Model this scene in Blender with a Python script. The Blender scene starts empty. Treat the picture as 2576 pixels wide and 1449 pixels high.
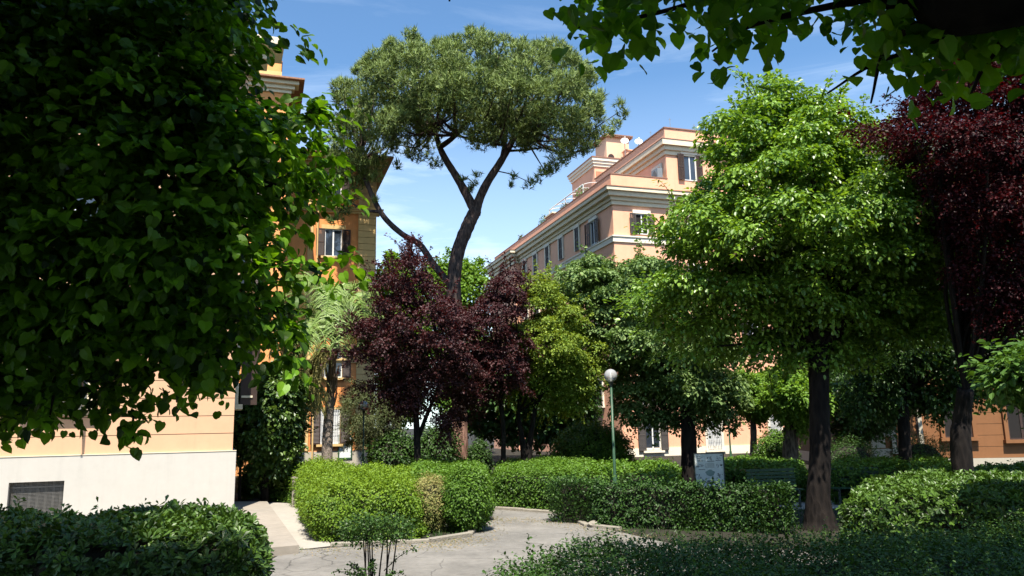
import bpy, math, random
import numpy as np
from mathutils import Vector, Matrix
SC = bpy.context.scene
COL = SC.collection
rng = np.random.default_rng(7)
random.seed(7)
R = math.radians
# ------------------------------------------------------------------ camera
EYE = np.array([0.0, 0.0, 2.2])
PITCH, ROLL, FPX, CX, CY = R(10.08), 0.02, 1945.0, 1287.5, 724.5
_F = np.array([0, math.cos(PITCH), math.sin(PITCH)])
_R0 = np.array([1.0, 0, 0]); _U0 = np.array([0, -math.sin(PITCH), math.cos(PITCH)])
_Rr = _R0*math.cos(ROLL) - _U0*math.sin(ROLL)
_Ur = _U0*math.cos(ROLL) + _R0*math.sin(ROLL)
def ray(px, py):
    return _F + _Rr*((px-CX)/FPX) + _Ur*((CY-py)/FPX)
def P(px, py, Y):
    d = ray(px, py); return EYE + d*(Y/d[1])
def G(px, py, z=0.0):
    d = ray(px, py); return EYE + d*((z-EYE[2])/d[2])
cam_d = bpy.data.cameras.new('camera'); cam = bpy.data.objects.new('camera', cam_d); COL.objects.link(cam)
cam_d.sensor_width = 36; cam_d.lens = 36*FPX/2575; cam_d.clip_start = 0.05; cam_d.clip_end = 3000
M = Matrix.Identity(4)
for i in range(3):
    M[i][0] = _Rr[i]; M[i][1] = _Ur[i]; M[i][2] = -_F[i]; M[i][3] = EYE[i]
cam.matrix_world = M
SC.camera = cam

# ------------------------------------------------------------------ render / light
SC.render.engine = 'CYCLES'
cy = SC.cycles
cy.max_bounces = 4; cy.diffuse_bounces = 1; cy.glossy_bounces = 2; cy.transmission_bounces = 4; cy.transparent_max_bounces = 6
cy.caustics_reflective = False; cy.caustics_refractive = False
cy.use_denoising = True
SC.view_settings.view_transform = 'Standard'; SC.view_settings.look = 'None'
SC.view_settings.exposure = 1.05; SC.view_settings.gamma = 1
SUN_H = np.array([0.06, -1.0]); SUN_H /= np.linalg.norm(SUN_H)
SUN_EL = R(61)
S = Vector((SUN_H[0]*math.cos(SUN_EL), SUN_H[1]*math.cos(SUN_EL), math.sin(SUN_EL)))
sd = bpy.data.lights.new('sun', 'SUN'); sd.energy = 5.0; sd.angle = R(0.5); sd.color = (1.0, 0.93, 0.82)
so = bpy.data.objects.new('sun', sd); COL.objects.link(so); so.location = (0, 0, 60)
so.rotation_euler = S.to_track_quat('Z', 'Y').to_euler()
W = bpy.data.worlds.new('World'); SC.world = W; W.use_nodes = True
nt = W.node_tree; nt.nodes.clear()
def N(nt, t, **k):
    n = nt.nodes.new(t)
    for a, b in k.items():
        setattr(n, a, b)
    return n
out = N(nt, 'ShaderNodeOutputWorld'); bg = N(nt, 'ShaderNodeBackground'); sky = N(nt, 'ShaderNodeTexSky')
sky.sky_type = 'NISHITA'; sky.sun_disc = False; sky.sun_elevation = SUN_EL
sky.sun_rotation = math.atan2(SUN_H[0], SUN_H[1]); sky.air_density = 1.0; sky.dust_density = 0.3; sky.ozone_density = 2.0
bg.inputs[1].default_value = 0.10
tc = N(nt, 'ShaderNodeTexCoord'); mp = N(nt, 'ShaderNodeMapping'); mp.inputs['Scale'].default_value = (1.2, 1.2, 8.0)
mp.inputs['Rotation'].default_value = (0, R(7), R(20))
no = N(nt, 'ShaderNodeTexNoise'); no.inputs['Scale'].default_value = 1.7; no.inputs['Detail'].default_value = 9; no.inputs['Roughness'].default_value = 0.62
no.inputs['Distortion'].default_value = 0.5
cr = N(nt, 'ShaderNodeValToRGB'); cr.color_ramp.elements[0].position = 0.47; cr.color_ramp.elements[1].position = 0.70
cr.color_ramp.elements[1].color = (0.62, 0.62, 0.62, 1)
mx = N(nt, 'ShaderNodeMixRGB'); mx.inputs[2].default_value = (7.6, 8.4, 9.2, 1)
L = nt.links.new
L(tc.outputs['Generated'], mp.inputs[0]); L(mp.outputs[0], no.inputs['Vector']); L(no.outputs['Fac'], cr.inputs[0])
sx_ = N(nt, 'ShaderNodeSeparateXYZ'); zr = N(nt, 'ShaderNodeMapRange'); zr.inputs[1].default_value = .12; zr.inputs[2].default_value = .5
zr.inputs[3].default_value = 1.0; zr.inputs[4].default_value = .24; cm = N(nt, 'ShaderNodeMath', operation='MULTIPLY')
zb = N(nt, 'ShaderNodeMapRange'); zb.inputs[1].default_value = .10; zb.inputs[2].default_value = .42; zb.inputs[3].default_value = .38; zb.inputs[4].default_value = .0
ca = N(nt, 'ShaderNodeMath', operation='ADD')
L(tc.outputs['Generated'], sx_.inputs[0]); L(sx_.outputs['Z'], zr.inputs[0]); L(sx_.outputs['Z'], zb.inputs[0]); L(cr.outputs[0], cm.inputs[0]); L(zr.outputs[0], cm.inputs[1])
L(cm.outputs[0], ca.inputs[0]); L(zb.outputs[0], ca.inputs[1]); L(ca.outputs[0], mx.inputs[0]); tint = N(nt, 'ShaderNodeMixRGB', blend_type='MULTIPLY'); tint.inputs[0].default_value = 1; tint.inputs[2].default_value = (.78, 1.0, 1.10, 1); L(sky.outputs[0], tint.inputs[1]); L(tint.outputs[0], mx.inputs[1]); L(mx.outputs[0], bg.inputs[0]); L(bg.outputs[0], out.inputs[0])

# ------------------------------------------------------------------ materials
MATS = {}
def newmat(name):
    m = bpy.data.materials.new(name); m.use_nodes = True
    t = m.node_tree; t.nodes.clear()
    o = N(t, 'ShaderNodeOutputMaterial'); MATS[name] = m
    return m, t, o
def plain(name, col, rough=0.7, var=0.15, scale=6.0, bump=0.2, bscale=60, metal=0.0, big=0.0, streak=0.0, spec=0.4):
    """principled with two scales of noise in the colour, and a bump"""
    m, t, o = newmat(name)
    b = N(t, 'ShaderNodeBsdfPrincipled'); b.inputs['Roughness'].default_value = rough; b.inputs['Metallic'].default_value = metal
    b.inputs['Specular IOR Level'].default_value = spec
    c = N(t, 'ShaderNodeTexCoord')
    n1 = N(t, 'ShaderNodeTexNoise'); n1.inputs['Scale'].default_value = scale; n1.inputs['Detail'].default_value = 6; n1.inputs['Roughness'].default_value = .65
    t.links.new(c.outputs['Object'], n1.inputs['Vector'])
    r = N(t, 'ShaderNodeMapRange'); r.inputs[1].default_value = .25; r.inputs[2].default_value = .75
    r.inputs[3].default_value = 1-var; r.inputs[4].default_value = 1+var
    t.links.new(n1.outputs['Fac'], r.inputs[0])
    hv = N(t, 'ShaderNodeHueSaturation'); hv.inputs['Color'].default_value = (*col, 1)
    last = r.outputs[0]
    if big:
        n2 = N(t, 'ShaderNodeTexNoise'); n2.inputs['Scale'].default_value = .35; n2.inputs['Detail'].default_value = 4
        t.links.new(c.outputs['Object'], n2.inputs['Vector'])
        r2 = N(t, 'ShaderNodeMapRange'); r2.inputs[1].default_value = .3; r2.inputs[2].default_value = .7
        r2.inputs[3].default_value = 1-big; r2.inputs[4].default_value = 1+big*.6
        t.links.new(n2.outputs['Fac'], r2.inputs[0])
        mm = N(t, 'ShaderNodeMath', operation='MULTIPLY'); t.links.new(last, mm.inputs[0]); t.links.new(r2.outputs[0], mm.inputs[1]); last = mm.outputs[0]
    if streak:
        mp = N(t, 'ShaderNodeMapping'); mp.inputs['Scale'].default_value = (2.2, 2.2, .12)
        n3 = N(t, 'ShaderNodeTexNoise'); n3.inputs['Scale'].default_value = 2.0; n3.inputs['Detail'].default_value = 7; n3.inputs['Roughness'].default_value = .7
        t.links.new(c.outputs['Object'], mp.inputs[0]); t.links.new(mp.outputs[0], n3.inputs['Vector'])
        r3 = N(t, 'ShaderNodeMapRange'); r3.inputs[1].default_value = .5; r3.inputs[2].default_value = .8
        r3.inputs[3].default_value = 1; r3.inputs[4].default_value = 1-streak
        t.links.new(n3.outputs['Fac'], r3.inputs[0])
        mm = N(t, 'ShaderNodeMath', operation='MULTIPLY'); t.links.new(last, mm.inputs[0]); t.links.new(r3.outputs[0], mm.inputs[1]); last = mm.outputs[0]
    t.links.new(last, hv.inputs['Value']); t.links.new(hv.outputs[0], b.inputs['Base Color'])
    if bump:
        n4 = N(t, 'ShaderNodeTexNoise'); n4.inputs['Scale'].default_value = bscale; n4.inputs['Detail'].default_value = 5
        t.links.new(c.outputs['Object'], n4.inputs['Vector'])
        bp = N(t, 'ShaderNodeBump'); bp.inputs['Strength'].default_value = bump; bp.inputs['Distance'].default_value = .02
        t.links.new(n4.outputs['Fac'], bp.inputs['Height']); t.links.new(bp.outputs[0], b.inputs['Normal'])
    t.links.new(b.outputs[0], o.inputs[0])
    return m
def foliage(name, dark, light, trans=0.35, rough=0.42, tcol=None, spec=.3):
    m, t, o = newmat(name)
    a = N(t, 'ShaderNodeAttribute'); a.attribute_name = 'tone'
    mx = N(t, 'ShaderNodeMixRGB'); mx.inputs[1].default_value = (*dark, 1); mx.inputs[2].default_value = (*light, 1)
    t.links.new(a.outputs['Fac'], mx.inputs[0])
    b = N(t, 'ShaderNodeBsdfPrincipled'); b.inputs['Roughness'].default_value = rough+.08; b.inputs['Specular IOR Level'].default_value = spec
    t.links.new(mx.outputs[0], b.inputs['Base Color'])
    tr = N(t, 'ShaderNodeBsdfTranslucent')
    g = N(t, 'ShaderNodeMixRGB', blend_type='MULTIPLY'); g.inputs[0].default_value = 1; g.inputs[2].default_value = (*(tcol or (1.5, 1.35, .5)), 1)
    t.links.new(mx.outputs[0], g.inputs[1]); t.links.new(g.outputs[0], tr.inputs[0])
    s = N(t, 'ShaderNodeMixShader'); s.inputs[0].default_value = trans
    t.links.new(b.outputs[0], s.inputs[1]); t.links.new(tr.outputs[0], s.inputs[2]); t.links.new(s.outputs[0], o.inputs[0])
    return m
def bark(name, c1, c2, sz=3.0, stretch=.25, bump=.9):
    m, t, o = newmat(name)
    c = N(t, 'ShaderNodeTexCoord'); mp = N(t, 'ShaderNodeMapping'); mp.inputs['Scale'].default_value = (1, 1, stretch)
    n1 = N(t, 'ShaderNodeTexNoise'); n1.inputs['Scale'].default_value = sz*4; n1.inputs['Detail'].default_value = 8; n1.inputs['Roughness'].default_value = .7
    v = N(t, 'ShaderNodeTexVoronoi'); v.inputs['Scale'].default_value = sz*4
    t.links.new(c.outputs['Object'], mp.inputs[0]); t.links.new(mp.outputs[0], n1.inputs['Vector']); t.links.new(mp.outputs[0], v.inputs['Vector'])
    mu = N(t, 'ShaderNodeMath', operation='MULTIPLY'); t.links.new(n1.outputs['Fac'], mu.inputs[0]); t.links.new(v.outputs['Distance'], mu.inputs[1])
    r = N(t, 'ShaderNodeValToRGB'); r.color_ramp.elements[0].color = (*c1, 1); r.color_ramp.elements[1].color = (*c2, 1)
    r.color_ramp.elements[0].position = .05; r.color_ramp.elements[1].position = .4
    t.links.new(mu.outputs[0], r.inputs[0])
    b = N(t, 'ShaderNodeBsdfPrincipled'); b.inputs['Roughness'].default_value = .9; b.inputs['Specular IOR Level'].default_value = .2
    bp = N(t, 'ShaderNodeBump'); bp.inputs['Strength'].default_value = bump; bp.inputs['Distance'].default_value = .05
    t.links.new(mu.outputs[0], bp.inputs['Height']); t.links.new(bp.outputs[0], b.inputs['Normal'])
    t.links.new(r.outputs[0], b.inputs['Base Color']); t.links.new(b.outputs[0], o.inputs[0])
    return m
plain('peach', (.61, .37, .225), .85, .05, 3, .12, 80, big=.05, streak=.07)
plain('peach_trim', (.72, .62, .45), .8, .05, 4, .1, 60, streak=.1)
plain('plinth', (.49, .465, .42), .85, .04, 5, .12, 70, big=.05, streak=.09)
plain('groove', (.10, .075, .05), .9, .1, 4, 0)
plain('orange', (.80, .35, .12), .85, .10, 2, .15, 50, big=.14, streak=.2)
plain('orange_red', (.80, .31, .10), .85, .14, 2, .15, 50, big=.2, streak=.25)
plain('ochre', (.66, .45, .19), .85, .09, 3, .15, 50, big=.1, streak=.2)
plain('orange_right_shaded', (.22, .095, .036), .85, .08, 3, .12, 50, big=.08, streak=.1)  # wall colour darkened to stand in for the shade of the trees
plain('quoin', (.42, .38, .30), .8, .06, 5, .1, 50)
plain('pink', (.86, .45, .285), .85, .06, 2, .12, 50, big=.07, streak=.10)
plain('pink_side', (.80, .50, .33), .85, .07, 2, .12, 50, big=.08, streak=.10)
plain('cream', (.74, .64, .46), .8, .07, 3, .1, 50, streak=.16)
plain('cream_light', (.80, .72, .58), .8, .05, 3, .1, 50, streak=.14)
plain('tile', (.30, .15, .09), .85, .3, 9, .6, 14)
plain('parapet_cap', (.26, .14, .10), .85, .2, 5, .2, 40)
plain('shutter_brown', (.045, .026, .02), .55, .2, 8, .1, 30)
plain('shutter_grey', (.060, .052, .048), .6, .2, 8, .1, 30)
plain('white_paint', (.72, .72, .70), .5, .05, 5, 0)
plain('glass_dark', (.03, .04, .055), .04, .2, 2, 0, spec=1.0)
plain('curtain', (.55, .56, .55), .8, .15, 5, .1, 20)
plain('dark_room', (.012, .010, .009), .9, .2, 2, 0)
plain('metal_grey', (.28, .28, .27), .45, .15, 20, .1, 60, metal=.6)
plain('mesh_grey', (.16, .155, .145), .55, .2, 20, 0, metal=.4)
plain('green_paint', (.028, .075, .038), .42, .2, 12, .1, 60)
plain('lamp_cap', (.05, .06, .05), .5, .2, 12, 0)
plain('asphalt', (.235, .222, .20), .9, .16, 9, .8, 160, big=.12)
def add_wear(name, crack=.55, sc=1.1):
    m = MATS[name]; t = m.node_tree; b = [n for n in t.nodes if n.type == 'BSDF_PRINCIPLED'][0]; src = b.inputs['Base Color'].links[0].from_socket
    c = N(t, 'ShaderNodeTexCoord'); nz = N(t, 'ShaderNodeTexNoise'); nz.inputs['Scale'].default_value = 2.2; nz.inputs['Detail'].default_value = 6
    ad = N(t, 'ShaderNodeMixRGB'); ad.inputs[0].default_value = .22; t.links.new(c.outputs['Object'], nz.inputs['Vector']); t.links.new(c.outputs['Object'], ad.inputs[1]); t.links.new(nz.outputs['Color'], ad.inputs[2])
    v = N(t, 'ShaderNodeTexVoronoi', feature='DISTANCE_TO_EDGE'); v.inputs['Scale'].default_value = sc; t.links.new(ad.outputs[0], v.inputs['Vector'])
    r = N(t, 'ShaderNodeMapRange'); r.inputs[1].default_value = 0; r.inputs[2].default_value = .012; r.inputs[3].default_value = 1-crack; r.inputs[4].default_value = 1; t.links.new(v.outputs['Distance'], r.inputs[0])
    n2 = N(t, 'ShaderNodeTexNoise'); n2.inputs['Scale'].default_value = .9; n2.inputs['Detail'].default_value = 9; n2.inputs['Roughness'].default_value = .7; t.links.new(c.outputs['Object'], n2.inputs['Vector'])
    r2 = N(t, 'ShaderNodeMapRange'); r2.inputs[1].default_value = .35; r2.inputs[2].default_value = .65; r2.inputs[3].default_value = .72; r2.inputs[4].default_value = 1.12; t.links.new(n2.outputs['Fac'], r2.inputs[0])
    mu = N(t, 'ShaderNodeMath', operation='MULTIPLY'); t.links.new(r.outputs[0], mu.inputs[0]); t.links.new(r2.outputs[0], mu.inputs[1])
    h = N(t, 'ShaderNodeMixRGB', blend_type='MULTIPLY'); h.inputs[0].default_value = 1; t.links.new(src, h.inputs[1]); t.links.new(mu.outputs[0], h.inputs[2]); t.links.new(h.outputs[0], b.inputs['Base Color'])
add_wear('asphalt')
plain('concrete', (.30, .265, .22), .9, .16, 5, .5, 90, big=.14)
plain('concrete_light', (.36, .335, .29), .9, .12, 5, .5, 90, big=.10)
plain('kerb_stone', (.26, .235, .19), .9, .2, 8, .8, 30, big=.1)
plain('soil', (.022, .019, .012), .95, .4, 6, 1, 30, big=.3)
plain('twigs', (.022, .020, .012), .95, .5, 14, 1, 30)
plain('sign_white', (.66, .70, .66), .5, .05, 6, 0)
plain('sign_ink', (.06, .07, .07), .6, .1, 6, 0)
plain('sign_tree', (.24, .32, .29), .6, .1, 6, 0)
plain('terracotta', (.45, .2, .11), .8, .2, 8, .2, 30)
bark('bark_dark', (.004, .003, .003), (.017, .013, .011), 3)
bark('bark_pine', (.018, .013, .012), (.085, .06, .05), 2.2, .3)
bark('bark_pine_low', (.07, .032, .022), (.30, .17, .12), 2.2, .2)
bark('bark_grey', (.03, .024, .018), (.14, .115, .09), 4)
bark('bark_palm', (.13, .10, .08), (.36, .30, .25), 5, 3.0)
bark('bark_palm_boot', (.07, .045, .03), (.28, .20, .14), 5, .15)
foliage('leaf_linden_near', (.007, .026, .002), (.18, .38, .022), .42, .38, (1.8, 1.7, .45))
foliage('leaf_linden_over', (.05, .14, .010), (.17, .33, .022), .55, .45, (1.3, 1.5, .4))
foliage('leaf_linden', (.045, .115, .010), (.24, .40, .050), .32, .30, (1.5, 1.4, .4), .5)
foliage('leaf_grey_linden', (.035, .088, .018), (.25, .35, .115), .25, .55, (1.2, 1.3, .6))
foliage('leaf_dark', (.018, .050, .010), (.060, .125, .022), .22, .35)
foliage('leaf_mid', (.035, .090, .014), (.10, .20, .030), .3, .42)
foliage('leaf_bright', (.080, .180, .018), (.19, .33, .040), .36, .45)
foliage('leaf_yellow', (.08, .16, .016), (.32, .42, .06), .35, .45, (1.4, 1.2, .4))
foliage('leaf_olive', (.07, .10, .035), (.18, .21, .09), .2, .45)
foliage('leaf_plum', (.016, .005, .008), (.085, .029, .028), .18, .42, (2.2, .4, .4), .3)
foliage('leaf_red', (.010, .003, .004), (.066, .007, .010), .3, .42, (1.8, .4, .4), .2)
foliage('leaf_pine', (.038, .072, .014), (.22, .295, .072), .12, .5)
foliage('leaf_palm', (.09, .17, .03), (.27, .38, .10), .2, .38)
foliage('leaf_palm_old', (.17, .16, .045), (.36, .33, .11), .25, .42)
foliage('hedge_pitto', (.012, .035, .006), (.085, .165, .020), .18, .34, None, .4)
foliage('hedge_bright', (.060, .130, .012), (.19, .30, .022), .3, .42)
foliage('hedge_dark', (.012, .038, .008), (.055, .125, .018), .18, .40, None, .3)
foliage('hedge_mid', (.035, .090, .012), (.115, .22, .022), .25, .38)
foliage('leaf_dry', (.09, .12, .03), (.42, .30, .15), .2, .6)
foliage('leaf_semidry', (.10, .16, .03), (.36, .31, .12), .2, .6)
foliage('leaf_laurel', (.022, .065, .012), (.12, .20, .03), .22, .32, None, .6)
def globe_mat():
    m, t, o = newmat('globe_glass')
    a = N(t, 'ShaderNodeBsdfTransparent'); a.inputs[0].default_value = (.86, .88, .87, 1)
    d = N(t, 'ShaderNodeBsdfDiffuse'); d.inputs[0].default_value = (.85, .85, .85, 1)
    g = N(t, 'ShaderNodeBsdfGlossy'); g.inputs['Roughness'].default_value = .08
    lw = N(t, 'ShaderNodeLayerWeight'); lw.inputs[0].default_value = .35
    s1 = N(t, 'ShaderNodeMixShader'); s1.inputs[0].default_value = .36; s2 = N(t, 'ShaderNodeMixShader')
    t.links.new(a.outputs[0], s1.inputs[1]); t.links.new(d.outputs[0], s1.inputs[2])
    t.links.new(lw.outputs['Fresnel'], s2.inputs[0]); t.links.new(s1.outputs[0], s2.inputs[1]); t.links.new(g.outputs[0], s2.inputs[2])
    t.links.new(s2.outputs[0], o.inputs[0])
globe_mat()

# ------------------------------------------------------------------ mesh helpers
WLOC = {}
def tag(o, label=None, cat=None, group=None, kind=None):
    if label: o['label'] = label
    if cat: o['category'] = cat
    if group: o['group'] = group
    if kind: o['kind'] = kind
    return o
def thing(name, label, cat, loc=(0, 0, 0), group=None):
    o = bpy.data.objects.new(name, None); COL.objects.link(o); o.location = [float(v) for v in loc]
    o.empty_display_size = .2
    WLOC[o.name] = np.array(loc, float)
    return tag(o, label, cat, group)
def mk(name, V, flat, sizes, mat, parent=None, tone=None, smooth=False):
    V = np.asarray(V, np.float64).reshape(-1, 3)
    off = WLOC[parent.name] if parent is not None else np.zeros(3)
    V = (V - off).astype(np.float32)
    me = bpy.data.meshes.new(name)
    flat = np.asarray(flat, np.int32); sizes = np.asarray(sizes, np.int32)
    me.vertices.add(len(V)); me.vertices.foreach_set('co', V.ravel())
    me.loops.add(len(flat)); me.loops.foreach_set('vertex_index', flat)
    me.polygons.add(len(sizes))
    st = np.zeros(len(sizes), np.int32); st[1:] = np.cumsum(sizes)[:-1]
    me.polygons.foreach_set('loop_start', st); me.polygons.foreach_set('loop_total', sizes)
    me.polygons.foreach_set('use_smooth', np.full(len(sizes), bool(smooth)))
    if tone is not None:
        at = me.attributes.new('tone', 'FLOAT', 'POINT'); at.data.foreach_set('value', np.asarray(tone, np.float32))
    me.update(calc_edges=True)
    me.materials.append(MATS[mat])
    o = bpy.data.objects.new(name, me); COL.objects.link(o)
    if parent is not None: o.parent = parent
    WLOC[o.name] = off
    return o
class MB:
    def __init__(s): s.v = []; s.f = []
    def add(s, vs, fs):
        n = len(s.v); s.v += [tuple(map(float, v)) for v in vs]; s.f += [[i+n for i in f] for f in fs]
    def box(s, x0, x1, y0, y1, z0, z1):
        s.add([(x, y, z) for z in (z0, z1) for y in (y0, y1) for x in (x0, x1)],
              [(0, 2, 3, 1), (4, 5, 7, 6), (0, 1, 5, 4), (2, 6, 7, 3), (0, 4, 6, 2), (1, 3, 7, 5)])
    def fbox(s, fr, u0, u1, d0, d1, z0, z1):
        """box in a facade frame: u along the wall, d outward"""
        o, u, n = fr
        vs = [o+u*a+n*d+np.array([0, 0, z]) for z in (z0, z1) for d in (d0, d1) for a in (u0, u1)]
        s.add(vs, [(0, 2, 3, 1), (4, 5, 7, 6), (0, 1, 5, 4), (2, 6, 7, 3), (0, 4, 6, 2), (1, 3, 7, 5)])
    def prism(s, poly, z0, z1):
        n = len(poly)
        s.add([(p[0], p[1], z0) for p in poly]+[(p[0], p[1], z1) for p in poly],
              [list(range(n))[::-1], list(range(n, 2*n))]+[(i, (i+1) % n, n+(i+1) % n, n+i) for i in range(n)])
    def tube(s, pts, rad, k=8, cap=True):
        pts = [np.array(p, float) for p in pts]; rings = []
        n0 = len(s.v); prev = None
        for i, p in enumerate(pts):
            d = pts[min(i+1, len(pts)-1)]-pts[max(i-1, 0)]; d = d/(np.linalg.norm(d)+1e-9)
            a = np.array([1.0, 0, 0]) if prev is None else prev
            if abs(a@d) > .95: a = np.array([0, 1.0, 0])
            a = a-d*(a@d); a /= np.linalg.norm(a); prev = a; b = np.cross(d, a)
            r = rad[i] if hasattr(rad, '__len__') else rad
            for j in range(k):
                t = 2*math.pi*j/k; s.v.append(tuple(p+(a*math.cos(t)+b*math.sin(t))*r))
        for i in range(len(pts)-1):
            for j in range(k):
                s.f.append([n0+i*k+j, n0+i*k+(j+1) % k, n0+(i+1)*k+(j+1) % k, n0+(i+1)*k+j])
        if cap:
            s.f.append([n0+j for j in range(k)][::-1]); s.f.append([n0+(len(pts)-1)*k+j for j in range(k)])
    def sphere(s, c, r, nu=20, nv=12, sz=1.0):
        n0 = len(s.v)
        for i in range(nv+1):
            ph = math.pi*i/nv
            for j in range(nu):
                t = 2*math.pi*j/nu; s.v.append((c[0]+r*math.sin(ph)*math.cos(t), c[1]+r*math.sin(ph)*math.sin(t), c[2]+r*sz*math.cos(ph)))
        for i in range(nv):
            for j in range(nu):
                s.f.append([n0+i*nu+j, n0+(i+1)*nu+j, n0+(i+1)*nu+(j+1) % nu, n0+i*nu+(j+1) % nu])
    def build(s, name, mat, parent=None, smooth=False):
        return mk(name, s.v, [i for f in s.f for i in f], [len(f) for f in s.f], mat, parent, None, smooth)
def curve(pts, n=6):
    """Catmull-Rom through points"""
    p = [np.array(q, float) for q in pts]; p = [2*p[0]-p[1]]+p+[2*p[-1]-p[-2]]; o = []
    for i in range(1, len(p)-2):
        for t in np.linspace(0, 1, n, endpoint=False):
            a, b, c, d = p[i-1:i+3]
            o.append(.5*((2*b)+(c-a)*t+(2*a-5*b+4*c-d)*t*t+(3*b-a-3*c+d)*t**3))
    o.append(p[-2]); return o
Z3 = lambda z: np.array([0, 0, z])
def norm(a): return a/(np.linalg.norm(a, axis=-1, keepdims=True)+1e-9)
HEART = (np.array([(0, 0, 0), (.22, -.08, .06), (.44, .10, .12), (.47, .40, .10), (.29, .75, .0), (0, 1.0, -.20),
                   (-.29, .75, .0), (-.47, .40, .07), (-.44, .10, .07), (-.22, -.08, .03), (0, .5, -.03)]),
         [(0, 1, 2, 3, 10), (10, 3, 4, 5), (10, 5, 6, 7), (10, 7, 8, 9, 0)])
OVAL = (np.array([(0, 0, 0), (.30, .25, .07), (.30, .65, .05), (0, 1, -.10), (-.30, .65, .05), (-.30, .25, .07)]), [(0, 1, 2, 3), (0, 3, 4, 5)])
RHOMB = (np.array([(0, 0, 0), (.36, .45, .09), (0, 1, -.08), (-.36, .45, .09)]), [(0, 1, 2), (0, 2, 3)])
OBOV = (np.array([(0, 0, 0), (.10, .35, .03), (.21, .72, .04), (0, 1, -.06), (-.21, .72, .04), (-.10, .35, .03)]), [(0, 1, 2, 3), (0, 3, 4, 5)])
LANCE = (np.array([(0, 0, 0), (.17, .6, .05), (0, 1, -.05), (-.17, .6, .05)]), [(0, 1, 2), (0, 2, 3)])
NEEDLE = (np.array([(-.05, 0, 0), (.05, 0, 0), (0, 1, 0)]), [(0, 1, 2)])
def leaves(name, pos, nrm, axis, size, shape, mat, parent, tone=None, jn=.0, rg=None):
    rg = rg or rng
    T, F = shape; n = len(pos)
    if n == 0: return None
    nrm = norm(nrm+rg.normal(0, 1, (n, 3))*jn)
    t = axis-nrm*np.sum(axis*nrm, 1, keepdims=True)
    t = norm(t+rg.normal(0, .05, (n, 3))); b = np.cross(t, nrm)
    size = np.broadcast_to(np.asarray(size, float), (n,))*rg.uniform(.5, 1.3, n)
    V = pos[:, None, :]+size[:, None, None]*(T[None, :, 0:1]*b[:, None, :]+T[None, :, 1:2]*t[:, None, :]+T[None, :, 2:3]*nrm[:, None, :])
    k = len(T); fl = np.concatenate([np.array(f) for f in F]); sz = np.array([len(f) for f in F])
    flat = (fl[None, :]+(np.arange(n)*k)[:, None]).ravel(); sizes = np.tile(sz, n)
    tn = rg.uniform(0, 1, n) if tone is None else np.clip(tone+rg.normal(0, .16, n), 0, 1)
    return mk(name, V, flat, sizes, mat, parent, np.repeat(tn, k))
def inpoly(P2, poly):
    x, y = P2[:, 0], P2[:, 1]; ins = np.zeros(len(P2), bool); n = len(poly)
    for i in range(n):
        x0, y0 = poly[i]; x1, y1 = poly[(i+1) % n]
        c = ((y0 > y) != (y1 > y)) & (x < (x1-x0)*(y-y0)/((y1-y0) if y1 != y0 else 1e-9)+x0)
        ins ^= c
    return ins
def dpoly(P2, poly):
    d = np.full(len(P2), 1e9); n = len(poly)
    for i in range(n):
        a = np.array(poly[i][:2], float); b = np.array(poly[(i+1) % n][:2], float); ab = b-a
        t = np.clip(((P2-a)@ab)/(ab@ab+1e-9), 0, 1); d = np.minimum(d, np.linalg.norm(P2-(a+t[:, None]*ab), axis=1))
    return d
def clumps(poly, Y0, T, n, rc, rg, under=1.3, shr=.62):
    """crown volume: an outline seen from the path, inflated to a rounded body of real depth"""
    pl = np.array(poly, float); lo, hi = pl.min(0), pl.max(0); C = []; pool = []
    k = Y0/FPX
    Q = rg.uniform(lo, hi, (n*40+400, 2)); Q = Q[inpoly(Q, poly)]; D = dpoly(Q, poly)*k
    Rm = D.max(); ok = D > shr*rc
    Q, D = Q[ok], D[ok]
    # best-candidate spreading
    out = []; rad = []
    for i in range(min(n, len(Q))):
        cand = rg.integers(0, len(Q), 6); best = None; bd = -1
        for c in cand:
            q = Q[c]; t = T*math.sqrt(max(0, 1-(1-min(D[c]/Rm, 1))**2))
            u = rg.uniform(-1, 1); fy = (q[1]-lo[1])/(hi[1]-lo[1])
            if u < 0: t *= 1-under*max(0, fy-.5)/.5
            yy = Y0+(max(t-rc*.6, 0) if t > 0 else t)*np.sign(u)*abs(u)**.45
            p = P(q[0], q[1], yy); sc = yy/Y0
            p = P(q[0], q[1], yy) if sc <= 1 else P(CX+(q[0]-CX), q[1], yy)
            dd = min([np.linalg.norm(p-o) for o in out]) if out else 9
            if dd > bd: bd, best, bc = dd, p, c
        out.append(best); rad.append(min(rc, D[bc]*1.0+.05*rc)*rg.uniform(.75, 1.15))
    return np.array(out), np.array(rad)
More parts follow.
